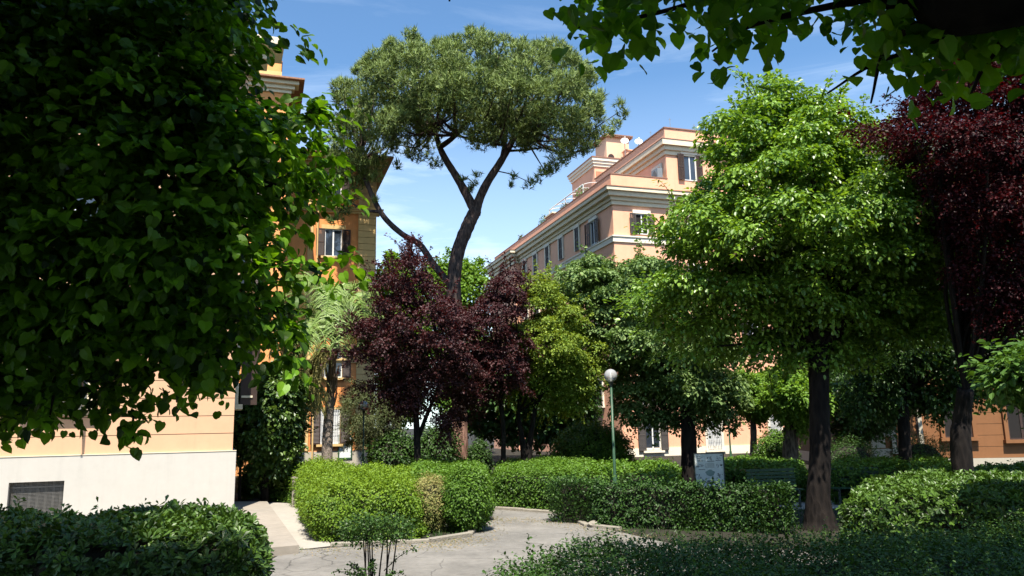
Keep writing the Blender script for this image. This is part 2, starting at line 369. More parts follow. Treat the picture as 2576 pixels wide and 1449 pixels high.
def sprays(C, Rr, ns, m, rs, rg, up=.45, flat=.75, fill=.25, center=None, droop=.5, upn=.8):
    """leaf positions: clump -> small flat sprays -> leaves"""
    K = len(C); w = (Rr/Rr.mean())**2; cnt = np.maximum(1, (ns*w).astype(int)); idx = np.repeat(np.arange(K), cnt); n = len(idx)
    o = rg.normal(0, 1, (n, 3)); o = norm(o)
    if center is not None:
        oc = norm(C[idx]-center); o = norm(o+oc*.55)
    o[:, 2] += up; o = norm(o)
    rr = np.where(rg.uniform(0, 1, n) < fill, rg.uniform(.2, .75, n), rg.uniform(.8, 1.12, n))
    S0 = C[idx]+o*(Rr[idx]*rr)[:, None]*np.array([1, 1, flat])
    nn = norm(o*.6+np.array([0, 0, upn])+rg.normal(0, .25, (n, 3)))
    a = norm(np.cross(nn, rg.normal(0, 1, (n, 3)))); b = np.cross(nn, a)
    th = rg.uniform(0, 2*math.pi, (n, m)); ra = rs*np.sqrt(rg.uniform(0, 1, (n, m)))
    off = a[:, None, :]*(np.cos(th)*ra)[..., None]+b[:, None, :]*(np.sin(th)*ra)[..., None]
    pos = S0[:, None, :]+off+rg.normal(0, rs*.10, (n, m, 3)); pos[..., 2] -= droop*(ra**2)/rs
    ax = norm(off+o[:, None, :]*rs*.6+np.array([0, 0, -droop*rs*1.2])+rg.normal(0, rs*.3, off.shape))
    nr = np.broadcast_to(nn[:, None, :], pos.shape)+off/rs*.35
    tone = np.repeat(np.clip(rg.normal(.5, .22, n), 0, 1), m)
    return pos.reshape(-1, 3), nr.reshape(-1, 3), ax.reshape(-1, 3), tone
def limbs(mb, base, C, n, r0, rg, k=6, rend=.02, sag=.12):
    """limbs from the trunk top into the clumps"""
    sel = rg.permutation(len(C))[:n]
    for i in sel:
        c = C[i]; d = c-base; mid = base+d*.45+np.array([0, 0, abs(d[2])*sag])+rg.normal(0, .08, 3)*np.linalg.norm(d)*.5
        L0 = np.linalg.norm(d); r = r0*rg.uniform(.5, 1.0)*min(1, .45+L0*.15)
        pts = curve([base, mid, c], 5); mb.tube(pts, list(np.linspace(r, rend, len(pts))), k, False)
def tree(name, label, cat, poly, Y, T, nc, rc, ns, m, rs, size, shape, leafmat, barkmat, trunks, nl=14, rl=.08,
         seed=1, base=None, extra=None, group=None, up=.45, jn=.35, droop=.5, fill=.25, upn=.8, flat=.75, under=1.0, wisps=110, wl=.45, shr=.62):
    rg = np.random.default_rng(seed)
    C, Rr = clumps(poly, Y, T, nc, rc, rg, under, shr)
    if under > 0:
        Cc, Rc = clumps(poly, Y, T*.35, nc//2, rc*.9, rg, 0); C = np.concatenate([C, Cc]); Rr = np.concatenate([Rr, Rc])
    NP = len(C)
    if extra is not None:
        C = np.concatenate([C, extra[0]]); Rr = np.concatenate([Rr, extra[1]])
    b0 = np.array(trunks[0][0][0]); root = thing(name, label, cat, (b0[0], b0[1], 0), group)
    mb = MB()
    for pts, rad in trunks:
        c = curve(pts, 5); rr = np.interp(np.linspace(0, 1, len(c)), np.linspace(0, 1, len(rad)), rad)
        rr = rr*(1+rg.normal(0, .03, len(c))); mb.tube(c, list(rr), 12)
    top = np.array(trunks[0][0][-1])
    for pts, rad in trunks:
        limbs(mb, np.array(pts[-1]), C, max(3, nl//len(trunks)), rl, rg)
    cen = C[:NP].mean(0); wp = []; wa = []; far = np.argsort(-np.linalg.norm((C[:NP]-cen)/np.maximum(.3, C[:NP].std(0)), axis=1))[:max(8, NP//2)]
    for i in range(wisps):
        j = far[rg.integers(0, len(far))]; d = norm(norm(C[j]-cen)+rg.normal(0, .35, 3)+Z3(.15)); L_ = wl*rg.uniform(.5, 1.3); a_ = C[j]+d*Rr[j]*.8
        c_ = curve([a_, a_+d*L_*.5+Z3(.06), a_+d*L_+Z3(-.02)], 4); mb.tube(c_, list(np.linspace(.012, .004, len(c_))), 4, False)
        for q_ in c_: wp += [q_+rg.normal(0, size*.45, 3) for _ in range(4)]; wa += [d+rg.normal(0, .6, 3)+Z3(-.3) for _ in range(4)]
    mb.build('trunk', barkmat, root, True)
    pos, nr, ax, tn = sprays(C, Rr, ns, m, rs, rg, up=up, center=cen, droop=droop, fill=fill, upn=upn, flat=flat)
    if wp:
        wp = np.array(wp); wa = norm(np.array(wa)); pos = np.concatenate([pos, wp]); nr = np.concatenate([nr, rg.normal(0, .4, wp.shape)+Z3(1)]); ax = np.concatenate([ax, wa]); tn = np.concatenate([tn, rg.uniform(.4, .9, len(wp))])
    leaves('crown', pos, nr, ax, size, shape, leafmat, root, tn, jn, rg)
    return root, C, Rr
def tp(px, py, Y, z=None):
    p = P(px, py, Y)
    if z is not None: p = np.array([p[0], p[1], z])
    return p

# ------------------------------------------------------------------ hedges and shrubs
def core_prism(poly, h, inset, z0=.02):
    pl = np.array([p[:2] for p in poly]); c = pl.mean(0)
    d = np.linalg.norm(pl-c, axis=1, keepdims=True); q = c+(pl-c)*np.maximum(.2, (d-inset*1.35)/d)
    return q
def hedge(name, label, poly, h, mat, dens=900, size=.045, shape=OVAL, seed=3, r=.22, lump=.07, spr=.35, group=None, cat='hedge', tone_top=.25, sprig=.0, sprig_len=.25, m=7, rs=.07, whorl=False):
    rg = np.random.default_rng(seed)
    pl = np.array([np.array(p)[:2] for p in poly]); n = len(pl)
    A = .5*np.sum(pl[:, 0]*np.roll(pl[:, 1], -1)-np.roll(pl[:, 0], -1)*pl[:, 1])
    if A < 0: pl = pl[::-1]; A = -A
    root = thing(name, label, cat, (*pl.mean(0), 0), group)
    mb = MB(); q = core_prism(pl, h, .2); mb.prism(q, .0, h-.24); mb.build('stems', 'twigs', root)
    # top
    lo, hi = pl.min(0), pl.max(0); nt_ = int(A*dens*1.0)
    Q = rg.uniform(lo, hi, (int(nt_*((hi-lo).prod()/max(A, .1)))+10, 2)); Q = Q[inpoly(Q, pl)]
    d = dpoly(Q, pl); dd = np.minimum(d, r)
    z = h-r+np.sqrt(np.maximum(0, r*r-(r-dd)**2))
    # outward dir near edges
    e = 1e-3; gx = (dpoly(Q+[e, 0], pl)-d)/e; gy = (dpoly(Q+[0, e], pl)-d)/e
    w = ((r-dd)/r)[:, None]; nt3 = np.concatenate([-np.stack([gx, gy], 1)*w, np.sqrt(np.maximum(.05, 1-w*w))], 1)
    top = np.concatenate([Q, z[:, None]], 1)
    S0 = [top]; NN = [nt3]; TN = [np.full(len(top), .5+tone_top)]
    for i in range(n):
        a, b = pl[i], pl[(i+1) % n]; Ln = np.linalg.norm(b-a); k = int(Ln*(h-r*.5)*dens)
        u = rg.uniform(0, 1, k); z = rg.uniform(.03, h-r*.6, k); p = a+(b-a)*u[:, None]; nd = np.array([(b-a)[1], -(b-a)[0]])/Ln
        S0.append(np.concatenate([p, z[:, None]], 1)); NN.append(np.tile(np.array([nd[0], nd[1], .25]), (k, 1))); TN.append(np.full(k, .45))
    S0 = np.concatenate(S0); NN = norm(np.concatenate(NN)); TN = np.concatenate(TN)
    # lumps
    f = np.zeros(len(S0))
    for s in (1.3, 2.9, 6.1):
        ph = rg.uniform(0, 6, 3); f += (np.sin(S0[:, 0]*s*2+ph[0])*np.sin(S0[:, 1]*s*2+ph[1])+np.sin(S0[:, 2]*s*3+ph[2]+S0[:, 0]*s))/s**.5
    S0 = S0+NN*(f*lump*.6)[:, None]+NN*rg.uniform(-.11, .04, len(S0))[:, None]
    if sprig:
        ks = int(len(top)*sprig); si = rg.integers(0, len(top), ks); st = []; sn = []
        for i in si:
            L0 = sprig_len*rg.uniform(.3, 1.2); dr = norm(np.array([rg.normal(0, .3), rg.normal(0, .3), 1.0]))
            for t in np.arange(0, L0, .022):
                st.append(top[i]+dr*t); sn.append(norm(rg.normal(0, 1, 3)+np.array([0, 0, .6])))
        S1 = np.array(st); N1 = np.array(sn)
    k = len(S0)
    if whorl:
        th = np.tile(np.arange(m)/m*2*math.pi, (k, 1))+rg.uniform(0, 6, (k, 1)); nn = norm(NN+rg.normal(0, .35, NN.shape)+np.array([0, 0, .4]))
        a = norm(np.cross(nn, rg.normal(0, 1, (k, 3)))); b = np.cross(nn, a)
        el = rg.uniform(.1, 1.0, (k, m))
        dr = (a[:, None]*np.cos(th)[..., None]+b[:, None]*np.sin(th)[..., None]) ; ax = norm(dr+nn[:, None]*el[..., None])
        nr = norm(nn[:, None]-dr*el[..., None]*.9); pos = np.repeat(S0[:, None], m, 1)
    else:
        a = rg.normal(0, 1, (k, m, 3)); pos = S0[:, None]+a*rs*.6; nr = NN[:, None]*.7+np.array([0, 0, .5])+rg.normal(0, .45, (k, m, 3)); ax = norm(a*.7+NN[:, None]+rg.normal(0, .4, (k, m, 3)))
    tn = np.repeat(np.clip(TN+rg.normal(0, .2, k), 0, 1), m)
    pos, nr, ax = pos.reshape(-1, 3), nr.reshape(-1, 3), ax.reshape(-1, 3)
    if sprig and len(S1):
        pos = np.concatenate([pos, S1]); nr = np.concatenate([nr, N1]); ax = np.concatenate([ax, norm(rg.normal(0, 1, S1.shape)+np.array([0, 0, .5]))]); tn = np.concatenate([tn, np.full(len(S1), .8)])
    ok = pos[:, 2] > .01
    leaves('foliage', pos[ok], nr[ok], ax[ok], size, shape, mat, root, tn[ok], .2, rg)
    return root
def shrub(name, label, c, rx, ry, h, mat, n=2500, size=.05, shape=OVAL, seed=5, cat='shrub', group=None, z0=0.0, lump=.12, m=6, core=.78):
    rg = np.random.default_rng(seed)
    root = thing(name, label, cat, (c[0], c[1], 0), group)
    o = norm(rg.normal(0, 1, (n, 3))); sg = np.sign(o[:, 2]); sc = 1+lump*(np.sin(o[:, 0]*5+seed)*np.sin(o[:, 1]*6+2*seed)+.6*np.sin(o[:, 2]*9+o[:, 0]*4))
    rr = rg.uniform(.82, 1.04, n)*sc
    hh = (h-z0)/2; S0 = np.array([c[0], c[1], z0+hh])+o*rr[:, None]*np.array([rx, ry, hh])
    mb = MB(); mb.sphere((c[0], c[1], z0+hh), 1, 14, 9)
    mb.v = [(c[0]+(v[0]-c[0])*rx*core, c[1]+(v[1]-c[1])*ry*core, z0+hh+(v[2]-z0-hh)*hh*core) for v in mb.v]; mb.build('stems', 'twigs', root)
    a = rg.normal(0, 1, (n, m, 3)); pos = S0[:, None]+a*size*.9; nr = o[:, None]*.7+np.array([0, 0, .5])+rg.normal(0, .4, (n, m, 3)); ax = norm(a*.6+o[:, None]+rg.normal(0, .4, (n, m, 3)))
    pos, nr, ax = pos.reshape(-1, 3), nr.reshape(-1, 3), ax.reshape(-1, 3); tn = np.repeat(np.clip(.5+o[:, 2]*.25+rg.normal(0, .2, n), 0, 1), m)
    ok = pos[:, 2] > .01
    leaves('foliage', pos[ok], nr[ok], ax[ok], size, shape, mat, root, tn[ok], .2, rg)
    return root

#@@GROUND
# ------------------------------------------------------------------ ground, paths
def sheet(name, pts, z, mat, kind='structure', th=None):
    mb = MB(); n = len(pts)
    if th: mb.prism(pts, z-th, z)
    else: mb.add([(p[0], p[1], z) for p in pts], [list(range(n))])
    o = mb.build(name, mat); o['kind'] = kind; return o
sheet('ground', [(-600, -300), (600, -300), (600, 1500), (-600, 1500)], 0, 'soil')
g = lambda x, y, z=0: G(x, y, z)[:2]
asph = [(-9, 2), (9, 2), (9, 9), (5.6, 13.5), (3.0, 14.4), g(1530, 1332), g(1440, 1304), g(1400, 1288), g(1260, 1276), g(1255, 1262), g(1195, 1262), g(1225, 1300),
        g(1185, 1350), g(1080, 1366), g(830, 1378), g(752, 1384), g(700, 1398), (-4.2, 11.4), (-9, 8)]
sheet('asphalt_path', asph, .004, 'asphalt')
sheet('side_path', [g(660, 1262), g(745, 1268), g(835, 1374), g(745, 1384)], .008, 'concrete_light')
sheet('garden_path', [(1.5, 19.4), (13, 20.5), (13, 23.2), (1.5, 22.4)], .004, 'concrete_light')
sheet('cross_path', [g(1255, 1262), g(1195, 1262), (-4.5, 24.5), (1.5, 24.0), (1.5, 22.3), (-.6, 22.3)], .0045, 'asphalt')
pv = [g(590-420, 1262, .15), g(672, 1261, .15), g(752, 1371, .15), g(697, 1376, .15), (-6.0, 13.6), (-12, 13.0)]
sheet('pavement', pv, .15, 'concrete', th=.16)
# kerbs
def kerb(name, label, pts, w=.13, h=.07, mat='kerb_stone', seed=1):
    rg = np.random.default_rng(seed); root = thing(name, label, 'kerb', (*np.array(pts[0])[:2], 0))
    for i in range(len(pts)-1):
        a, b = np.array(pts[i])[:2], np.array(pts[i+1])[:2]; Ln = np.linalg.norm(b-a); k = max(1, int(Ln/.8)); u = (b-a)/Ln; nv = np.array([-u[1], u[0]])
        for j in range(k):
            mb = MB(); s0, s1 = Ln*j/k+.008, Ln*(j+1)/k-.008; hh = h+rg.normal(0, .006); ww = w/2+rg.normal(0, .004)
            c = [a+u*s0-nv*ww, a+u*s1-nv*ww, a+u*s1+nv*ww, a+u*s0+nv*ww]
            ci = [a+u*(s0+.01)-nv*(ww-.015), a+u*(s1-.01)-nv*(ww-.015), a+u*(s1-.01)+nv*(ww-.015), a+u*(s0+.01)+nv*(ww-.015)]
            mb.add([(*p, .0) for p in c]+[(*p, hh-.015) for p in c]+[(*p, hh) for p in ci],
                   [(0, 1, 5, 4), (1, 2, 6, 5), (2, 3, 7, 6), (3, 0, 4, 7), (4, 5, 9, 8), (5, 6, 10, 9), (6, 7, 11, 10), (7, 4, 8, 11), (8, 9, 10, 11)])
            mb.build('kerb_stone', mat, root)
kerb('stone_kerb', 'pale stone kerb along the front foot of the bright clipped hedge', [g(830, 1374), g(1080, 1364), g(1180, 1348), g(1222, 1302)], seed=2)
kerb('stone_kerb', 'stone kerb at the rounded corner of the long dark hedge by the path', [g(1240, 1281), g(1400, 1292), g(1436, 1303), g(1478, 1325), g(1560, 1334)], seed=3)

#@@BUILDINGS
# ------------------------------------------------------------------ buildings
def frame(o, u):
    o = np.array([o[0], o[1], 0.0]); u = np.array([u[0], u[1], 0.0]); u /= np.linalg.norm(u)
    return (o, u, np.array([u[1], -u[0], 0.0]))      # outward is to the right of u ... facing the viewer
def win(root, fr, uc, z0, w, h, surround='cream_light', shut='open', shutmat='shutter_brown', pane='glass_dark', sill=True, head=True, grille=False, swing=0.0, ds=0.0, fm='white_paint'):
    f = MB(); f.fbox(fr, uc-w/2, uc+w/2, ds+.004, ds+.022, z0, z0+h); p = f.build('window', pane, root)
    b = MB(); t = .06
    for a0, a1, c0, c1 in ((uc-w/2, uc-w/2+t, z0, z0+h), (uc+w/2-t, uc+w/2, z0, z0+h), (uc-w/2+t, uc+w/2-t, z0, z0+t), (uc-w/2+t, uc+w/2-t, z0+h-t, z0+h), (uc-.045, uc+.045, z0+t, z0+h-t)):
        b.fbox(fr, a0, a1, ds+.023, ds+.06, c0, c1)
    b.build('frame', fm, p)
    if surround:
        b = MB(); s = .16
        b.fbox(fr, uc-w/2-s, uc-w/2-.002, ds+.003, ds+.12, z0, z0+h); b.fbox(fr, uc+w/2+.002, uc+w/2+s, ds+.003, ds+.12, z0, z0+h)
        if head: b.fbox(fr, uc-w/2-s-.06, uc+w/2+s+.06, ds+.003, ds+.16, z0+h+.002, z0+h+.26)
        else: b.fbox(fr, uc-w/2-s, uc+w/2+s, ds+.003, ds+.12, z0+h+.002, z0+h+.14)
        b.build('surround', surround, p)
    if sill:
        b = MB(); b.fbox(fr, uc-w/2-.22, uc+w/2+.22, ds+.003, ds+.24, z0-.14, z0-.003); b.build('sill', surround or 'cream_light', p)
    if grille:
        b = MB()
        for i in range(9):
            u = uc-w/2+.05+(w-.1)*i/8; b.fbox(fr, u-.012, u+.012, ds+.13, ds+.15, z0, z0+h)
        for i in range(4):
            z = z0+.1+(h-.2)*i/3; b.fbox(fr, uc-w/2, uc+w/2, ds+.151, ds+.16, z-.012, z+.012)
        b.build('grille', 'white_paint', p)
    if shut:
        for sgn in (-1, 1):
            b = MB()
            if shut == 'open':
                a0 = uc+sgn*(w/2+.01); a1 = uc+sgn*(w+.0); 
            else:
                a0 = uc+sgn*.012; a1 = uc+sgn*w/2
            a0, a1 = min(a0, a1), max(a0, a1); d0, d1 = (ds+.165, ds+.20) if shut == 'open' else (ds+.065, ds+.10)
            b.fbox(fr, a0, a0+.06, d0, d1, z0, z0+h); b.fbox(fr, a1-.06, a1, d0, d1, z0, z0+h)
            for zz in (z0, z0+h/2-.04, z0+h-.08): b.fbox(fr, a0+.06, a1-.06, d0, d1, zz, zz+.08)
            ns = 12
            for half in (0, 1):
                zb = z0+.08 if half == 0 else z0+h/2+.04; zt = z0+h/2-.04 if half == 0 else z0+h-.08
                for i in range(ns):
                    z = zb+(zt-zb)*(i+.5)/ns; o_, u_, n_ = fr; th = (zt-zb)/ns
                    vs = [o_+u_*a+n_*d+Z3(zz) for a in (a0+.06, a1-.06) for d, zz in ((d0+.002, z+th*.45), (d1-.002, z-th*.35), (d1-.002, z-th*.22), (d0+.002, z+th*.58))]
                    b.add(vs, [(0, 1, 5, 4), (1, 2, 6, 5), (2, 3, 7, 6), (3, 0, 4, 7)])
            b.build('shutter', shutmat, p)
    return p
def cornice(mb, fr, u0, u1, z, steps, ends=0.0):
    """stepped moulding: list of (height, depth) from the bottom up"""
    for h, d in steps:
        mb.fbox(fr, u0-d*(ends if not isinstance(ends, tuple) else ends[0]), u1+d*(ends if not isinstance(ends, tuple) else ends[1]), -.3, d, z, z+h); z += h
    return z
def u_at(fr, px, py=1000):
    d = ray(px, py); o, u, n = fr
    A = np.array([[d[0], -u[0]], [d[1], -u[1]]]); b = np.array([o[0]-EYE[0], o[1]-EYE[1]]); return np.linalg.solve(A, b)[1]
def uz(fr, px, py):
    d = ray(px, py); o, u, n = fr
    A = np.array([[d[0], -u[0]], [d[1], -u[1]]]); b = np.array([o[0]-EYE[0], o[1]-EYE[1]]); s = np.linalg.solve(A, b); return s[1], EYE[2]+d[2]*s[0]

# --- near peach building on the left
e = P(579, 1270, 20.6); fr = frame((e[0], 20.6), (.935, .355)); 
root = thing('peach_building', 'peach plastered building with a tall white plinth at the left edge', 'building', (e[0], 20.6, 0))
uL = -16.0; _, zp = uz(fr, 587, 1134)
mb = MB()
(gu0, gz1) = uz(fr, 24, 1214); (gu1, _) = uz(fr, 163, 1214); gz0 = gz1-.85
for a0, a1, c0, c1 in ((uL, gu0, 0, zp), (gu1, .09, 0, zp), (gu0, gu1, 0, gz0), (gu0, gu1, gz1, zp)):
    mb.fbox(fr, a0, a1, -.5, .07, c0, c1)
mb.fbox(fr, -.45, .09, -11.93, -.5, 0, zp)
mb.build('plinth', 'plinth', root)
mb = MB(); mb.fbox(fr, gu0-.01, gu1+.01, -.52, -.38, gz0-.01, gz1+.01); gb = mb.build('basement_opening', 'dark_room', root)
mb = MB()
for i in range(7):
    u = gu0+(gu1-gu0)*(i+.5)/7; mb.fbox(fr, u-.025, u+.025, -.16, -.12, gz0, gz1)
mb.build('bar', 'mesh_grey', gb)
mb = MB()
nx, nz = 44, 26
for i in range(nx+1):
    u = gu0+(gu1-gu0)*i/nx; mb.fbox(fr, u-.005, u+.005, -.075, -.069, gz0, gz1-.02)
for i in range(nz+1):
    z = gz0+(gz1-.02-gz0)*i/nz; mb.fbox(fr, gu0, gu1, -.068, -.062, z-.005, z+.005)
mb.fbox(fr, gu0, gu1, -.08, -.055, gz1-.14, gz1-.11)
mb.build('mesh_guard', 'mesh_grey', gb)
mb = MB(); z = zp; k = 0; HT = 12.2; cs = .455
mb.fbox(fr, uL, 0, -12, -.012, zp+.001, HT)
mb.build('wall_core', 'groove', root)
mb = MB(); 
while z < HT-.2:
    mb.fbox(fr, uL, 0.0, -.4, 0, z+.011 if k else z+.002, z+cs-.006); mb.fbox(fr, -.4, .0, -11.9, -.4, z+.011, z+cs-.006); z += cs; k += 1
mb.build('wall', 'peach', root)
mb = MB(); mb.fbox(fr, uL, .092, .0, .085, zp-.0, zp+.018); mb.build('plinth_cap', 'peach_trim', root)
# windows (mostly behind the big linden): two per storey
ws0, wz0 = uz(fr, 145, 1040)
wu = ws0
for st in range(3):
    for j, uu in enumerate((wu, wu-4.2, wu+4.6, )):
        if uu > -1.3: continue
        win(root, fr, uu, wz0+.22+st*3.9, 1.25, 2.1, surround='peach_trim', shut='open' if not (st == 0 and j == 0) else None, shutmat='shutter_brown', ds=.0)
# shutter leaf standing open at the right jamb of the lowest window, casting its slanted shadow
mb = MB(); ju = wu+.62; 
o_, u_, n_ = fr; fs = (o_+u_*(ju-.10)+n_*.12, norm(n_*1.0-u_*.20), u_)
mb.fbox(fs, 0, .62, -.02, .02, wz0+.16, wz0+2.3); mb.build('shutter', 'shutter_brown', root)
mb = MB(); mb.fbox(fr, wu-.95, wu+.98, .003, .045, wz0-.05, wz0+.06); mb.build('window_apron', 'peach_trim', root)
# cornice far above
mb = MB(); cornice(mb, fr, uL, .0, HT, [(.3, .25), (.3, .5), (.2, .9)], (0, 1)); mb.build('cornice', 'peach_trim', root)
# side window shutter folded out beyond the corner
su, sz = uz(fr, 590, 1024)
sfr = (o_+u_*.0, -n_, u_)
w_ = win(root, sfr, 2.1, sz+.12, 1.1, 2.1, surround='peach_trim', shut=None)
mb = MB(); mb.fbox(sfr, 1.45, 1.5, .17, .62, sz+.1, sz+2.2); mb.build('shutter', 'shutter_brown', w_)
mb = MB(); mb.fbox(sfr, 1.42, 1.445, .2, .5, sz+.3, sz+.36); mb.build('shutter_stay', 'peach_trim', w_)
# --- tall block behind it
YA = 40.0; eA = P(712, 700, YA); frA = frame((eA[0], YA), (.951, .31))
root = thing('tall_orange_block', 'taller orange block with a parapet rising behind the leaves of the big linden', 'building', (eA[0], YA, 0))
_, zc = uz(frA, 730, 205); _, zt = uz(frA, 700, 152)
mb = MB(); mb.fbox(frA, -26, 0, -7.5, 0, 0, zc-.2); mb.build('wall', 'orange', root)
mb = MB(); z = cornice(mb, frA, -26, 0, zc-.75, [(.18, .12), (.2, .28), (.2, .5)], (0, 1)); mb.build('cornice', 'cream', root)
mb = MB(); mb.fbox(frA, -26.0, .78, -7, .78, z, z+.09); mb.build('roof_edge', 'tile', root)
uP = -.45
mb = MB(); mb.fbox(frA, -26, uP, -6.5, -.05, z+.09, zt-.08); mb.build('parapet', 'orange', root)
mb = MB(); mb.fbox(frA, -26, uP+.05, -6.5, .0, zt-.08, zt); mb.build('parapet_cap', 'parapet_cap', root)
mb = MB(); mb.fbox(frA, -26.0, uP+.03, -6.4, -.02, z+.09, z+.09+(zt-z)*.45); mb.build('parapet_band', 'ochre', root)
for st in range(5):
    for uu in (-2.2, -6.0, -9.8): win(root, frA, uu, 2.4+st*3.6, 1.15, 1.9, surround='cream')
aA, zA = uz(frA, 683, 152)
r2 = thing('roof_antenna', 'thin pale aerial on the parapet of the taller orange block', 'antenna', frA[0]+frA[1]*aA+Z3(zA)+frA[2]*-.5)
mb = MB(); p = WLOC[r2.name]; mb.tube([p, p+Z3(1.1)], .022, 6); mb.build('mast', 'white_paint', r2)
# --- orange building with ochre quoins
YB = 48.0; eB = P(941, 800, YB); frB = frame((eB[0], YB), (.951, .31))
root = thing('orange_building', 'orange building with ochre quoined corner behind the palm and the pine', 'building', (eB[0], YB, 0))
_, zE = uz(frB, 930, 398)
uq, _ = uz(frB, 899, 700); upi0, _ = uz(frB, 771, 700); upi1, _ = uz(frB, 785, 700)
mb = MB(); mb.fbox(frB, -12, 0, -14, 0, .9, zE); mb.build('wall', 'orange_red', root)
mb = MB(); mb.fbox(frB, -12, .04, -14, .05, 0, .9); mb.build('plinth', 'quoin', root)
mb = MB(); z = .95; 
while z < zE-.6:
    mb.fbox(frB, uq, .05, -14, .10, z+.012, z+.40); z += .412
for (a, b) in ((upi0, upi1),):
    mb.fbox(frB, a, b, 0, .10, .95, zE-.6)
mb.build('quoin', 'ochre', root)
mb = MB(); mb.fbox(frB, -12, upi0-.02, .0, .03, .95, zE-.6); mb.build('wall_panel', 'orange', root)
mb = MB(); _, zb1 = uz(frB, 900, 530); cornice(mb, frB, -12, .1, zb1-.25, [(.14, .18), (.12, .3), (.08, .38)], (0, 1)); mb.build('string_course', 'ochre', root); mb = MB()
_, zb2 = uz(frB, 900, 905); cornice(mb, frB, -12, .1, zb2-.2, [(.14, .14), (.12, .24)], (0, 1)); mb.build('string_course', 'ochre', root)
mb = MB(); z = cornice(mb, frB, -12, .1, zE-.8, [(.2, .15), (.2, .35), (.2, .6)], (0, 1)); mb.build('cornice', 'ochre', root)
mb = MB(); mb.fbox(frB, -12, 1.0, -14.9, 1.0, z, z+.1); o_, u_, n_ = frB
rp = [o_+u_*-12+n_*.95, o_+u_*.95+n_*.95, o_+u_*.95+n_*-14.8, o_+u_*-12+n_*-14.8, o_+u_*-12+n_*-7, o_+u_*-5+n_*-7]
mb.add([v+Z3(z+.1) for v in rp[:4]]+[rp[4]+Z3(z+2.6), rp[5]+Z3(z+2.6)], [(0, 1, 5, 4), (1, 2, 5), (2, 3, 4, 5), (3, 0, 4)]); mb.build('roof', 'tile', root)
for py in (496, 646, 800, 950):
    uu, zz = uz(frB, 837, py); p = win(root, frB, uu, zz, 1.05, 1.75 if py != 496 else 1.6, surround='ochre', shut='open')
    uu2 = uu-5.2; win(root, frB, uu2, zz, 1.05, 1.75, surround='ochre', shut='open')
uu, zz = uz(frB, 829, 1117); win(root, frB, uu, zz, 1.15, 2.05, surround='ochre', shut='open', pane='curtain', grille=True, head=False); win(root, frB, uu-5.2, zz, 1.15, 2.05, surround='ochre', shut='closed')
uu, zz = uz(frB, 867, 1168); mb = MB(); mb.fbox(frB, uu-.34, uu+.34, .053, .07, .5, 1.75); dr = mb.build('basement_window', 'sign_white', root)
mb = MB()
for a0, a1, c0, c1 in ((uu-.42, uu-.34, .4, 1.85), (uu+.34, uu+.42, .4, 1.85), (uu-.34, uu+.34, 1.75, 1.85), (uu-.34, uu+.34, .4, .5)): mb.fbox(frB, a0, a1, .053, .1, c0, c1)
mb.build('frame', 'green_paint', dr)
mb = MB(); uu, _ = uz(frB, 788, 1000); q = frB[0]+frB[1]*uu+frB[2]*.2; mb.tube([q+Z3(.1), q+Z3(zE-.5)], .05, 8); mb.build('downpipe', 'ochre', root)
# --- pink building
C1 = np.array([7.1, 52.0]); uf = np.array([.951, .31]); us = np.array([-.31, .951])
frF = frame(C1, uf)                                       # front, u to the right
frS = (np.array([*C1, 0.]), np.array([-us[0], -us[1], 0]), np.array([-.951, -.31, 0]))  # side: u runs towards the viewer, so negative u recedes
root = thing('pink_building', 'pink stuccoed apartment building with stepped roof terraces behind the lindens', 'building', (*C1, 0))
def zc_(fr, px, py): return uz(fr, px, py)[1]
LB = 28.0; LF = 26.0
z_par = zc_(frF, 1556, 438); z_ct = zc_(frF, 1552, 477); z_cb = zc_(frF, 1556, 516); z_b1 = zc_(frF, 1560, 593); z_b0 = zc_(frF, 1560, 609)
def lbox(mb, a0, a1, b0, b1, z0, z1):
    c = lambda a, b: C1+uf*a+us*b
    mb.prism([c(a0, b0), c(a1, b0), c(a1, b1), c(a0, b1)], z0, z1)
mb = MB(); lbox(mb, 0, LF, 0, LB, 0, z_cb+.1); bR = -u_at(frS, 1307, 640); lbox(mb, -.45, .0, bR, LB+.3, 0, z_cb+.1); mb.build('wall', 'pink', root)
steps = [(.22, .12), (.2, .25), (.25, .5), (.18, .7)]; hs = sum(s[0] for s in steps); sc = (z_ct-z_cb)/hs
mb = MB(); z = z_cb
for h, d in steps:
    lbox(mb, -d, LF+d, -d, LB+d, z, z+h*sc); lbox(mb, -.45-d, -d-.001, bR-d, LB+.3+d, z, z+h*sc); z += h*sc
mb.build('cornice', 'cream', root)
mb = MB(); lbox(mb, -.74, LF+.7, -.74, LB+.74, z_ct+.001, z_ct+.06); lbox(mb, -1.2, -.741, bR-.74, LB+1.0, z_ct+.001, z_ct+.06); mb.build('cornice_tiles', 'tile', root)
mb = MB(); lbox(mb, -.08, 4.4, -.08, .25, z_ct+.06, z_par-.07); lbox(mb, -.08, .25, .25, LB, z_ct+.06, z_par-.07); lbox(mb, -.08, LF, LB, LB+.3, z_ct+.06, z_par-.07); mb.build('parapet', 'pink', root)
mb = MB(); lbox(mb, -.12, 4.4, -.12, .3, z_par-.07, z_par); lbox(mb, -.12, .3, .3, LB+.3, z_par-.07, z_par); mb.build('parapet_cap', 'parapet_cap', root)
mb = MB(); lbox(mb, .25, LF, .25, LB, z_ct-.3, z_ct+.1); mb.build('terrace_floor', 'terracotta', root)
mb = MB(); lbox(mb, -.10, LF, -.10, LB, z_b0, z_b1-.09); lbox(mb, -.17, LF, -.17, LB, z_b1-.09, z_b1); lbox(mb, -.55, -.171, bR-.1, LB+.4, z_b0, z_b1); mb.build('string_course', 'cream_light', root)
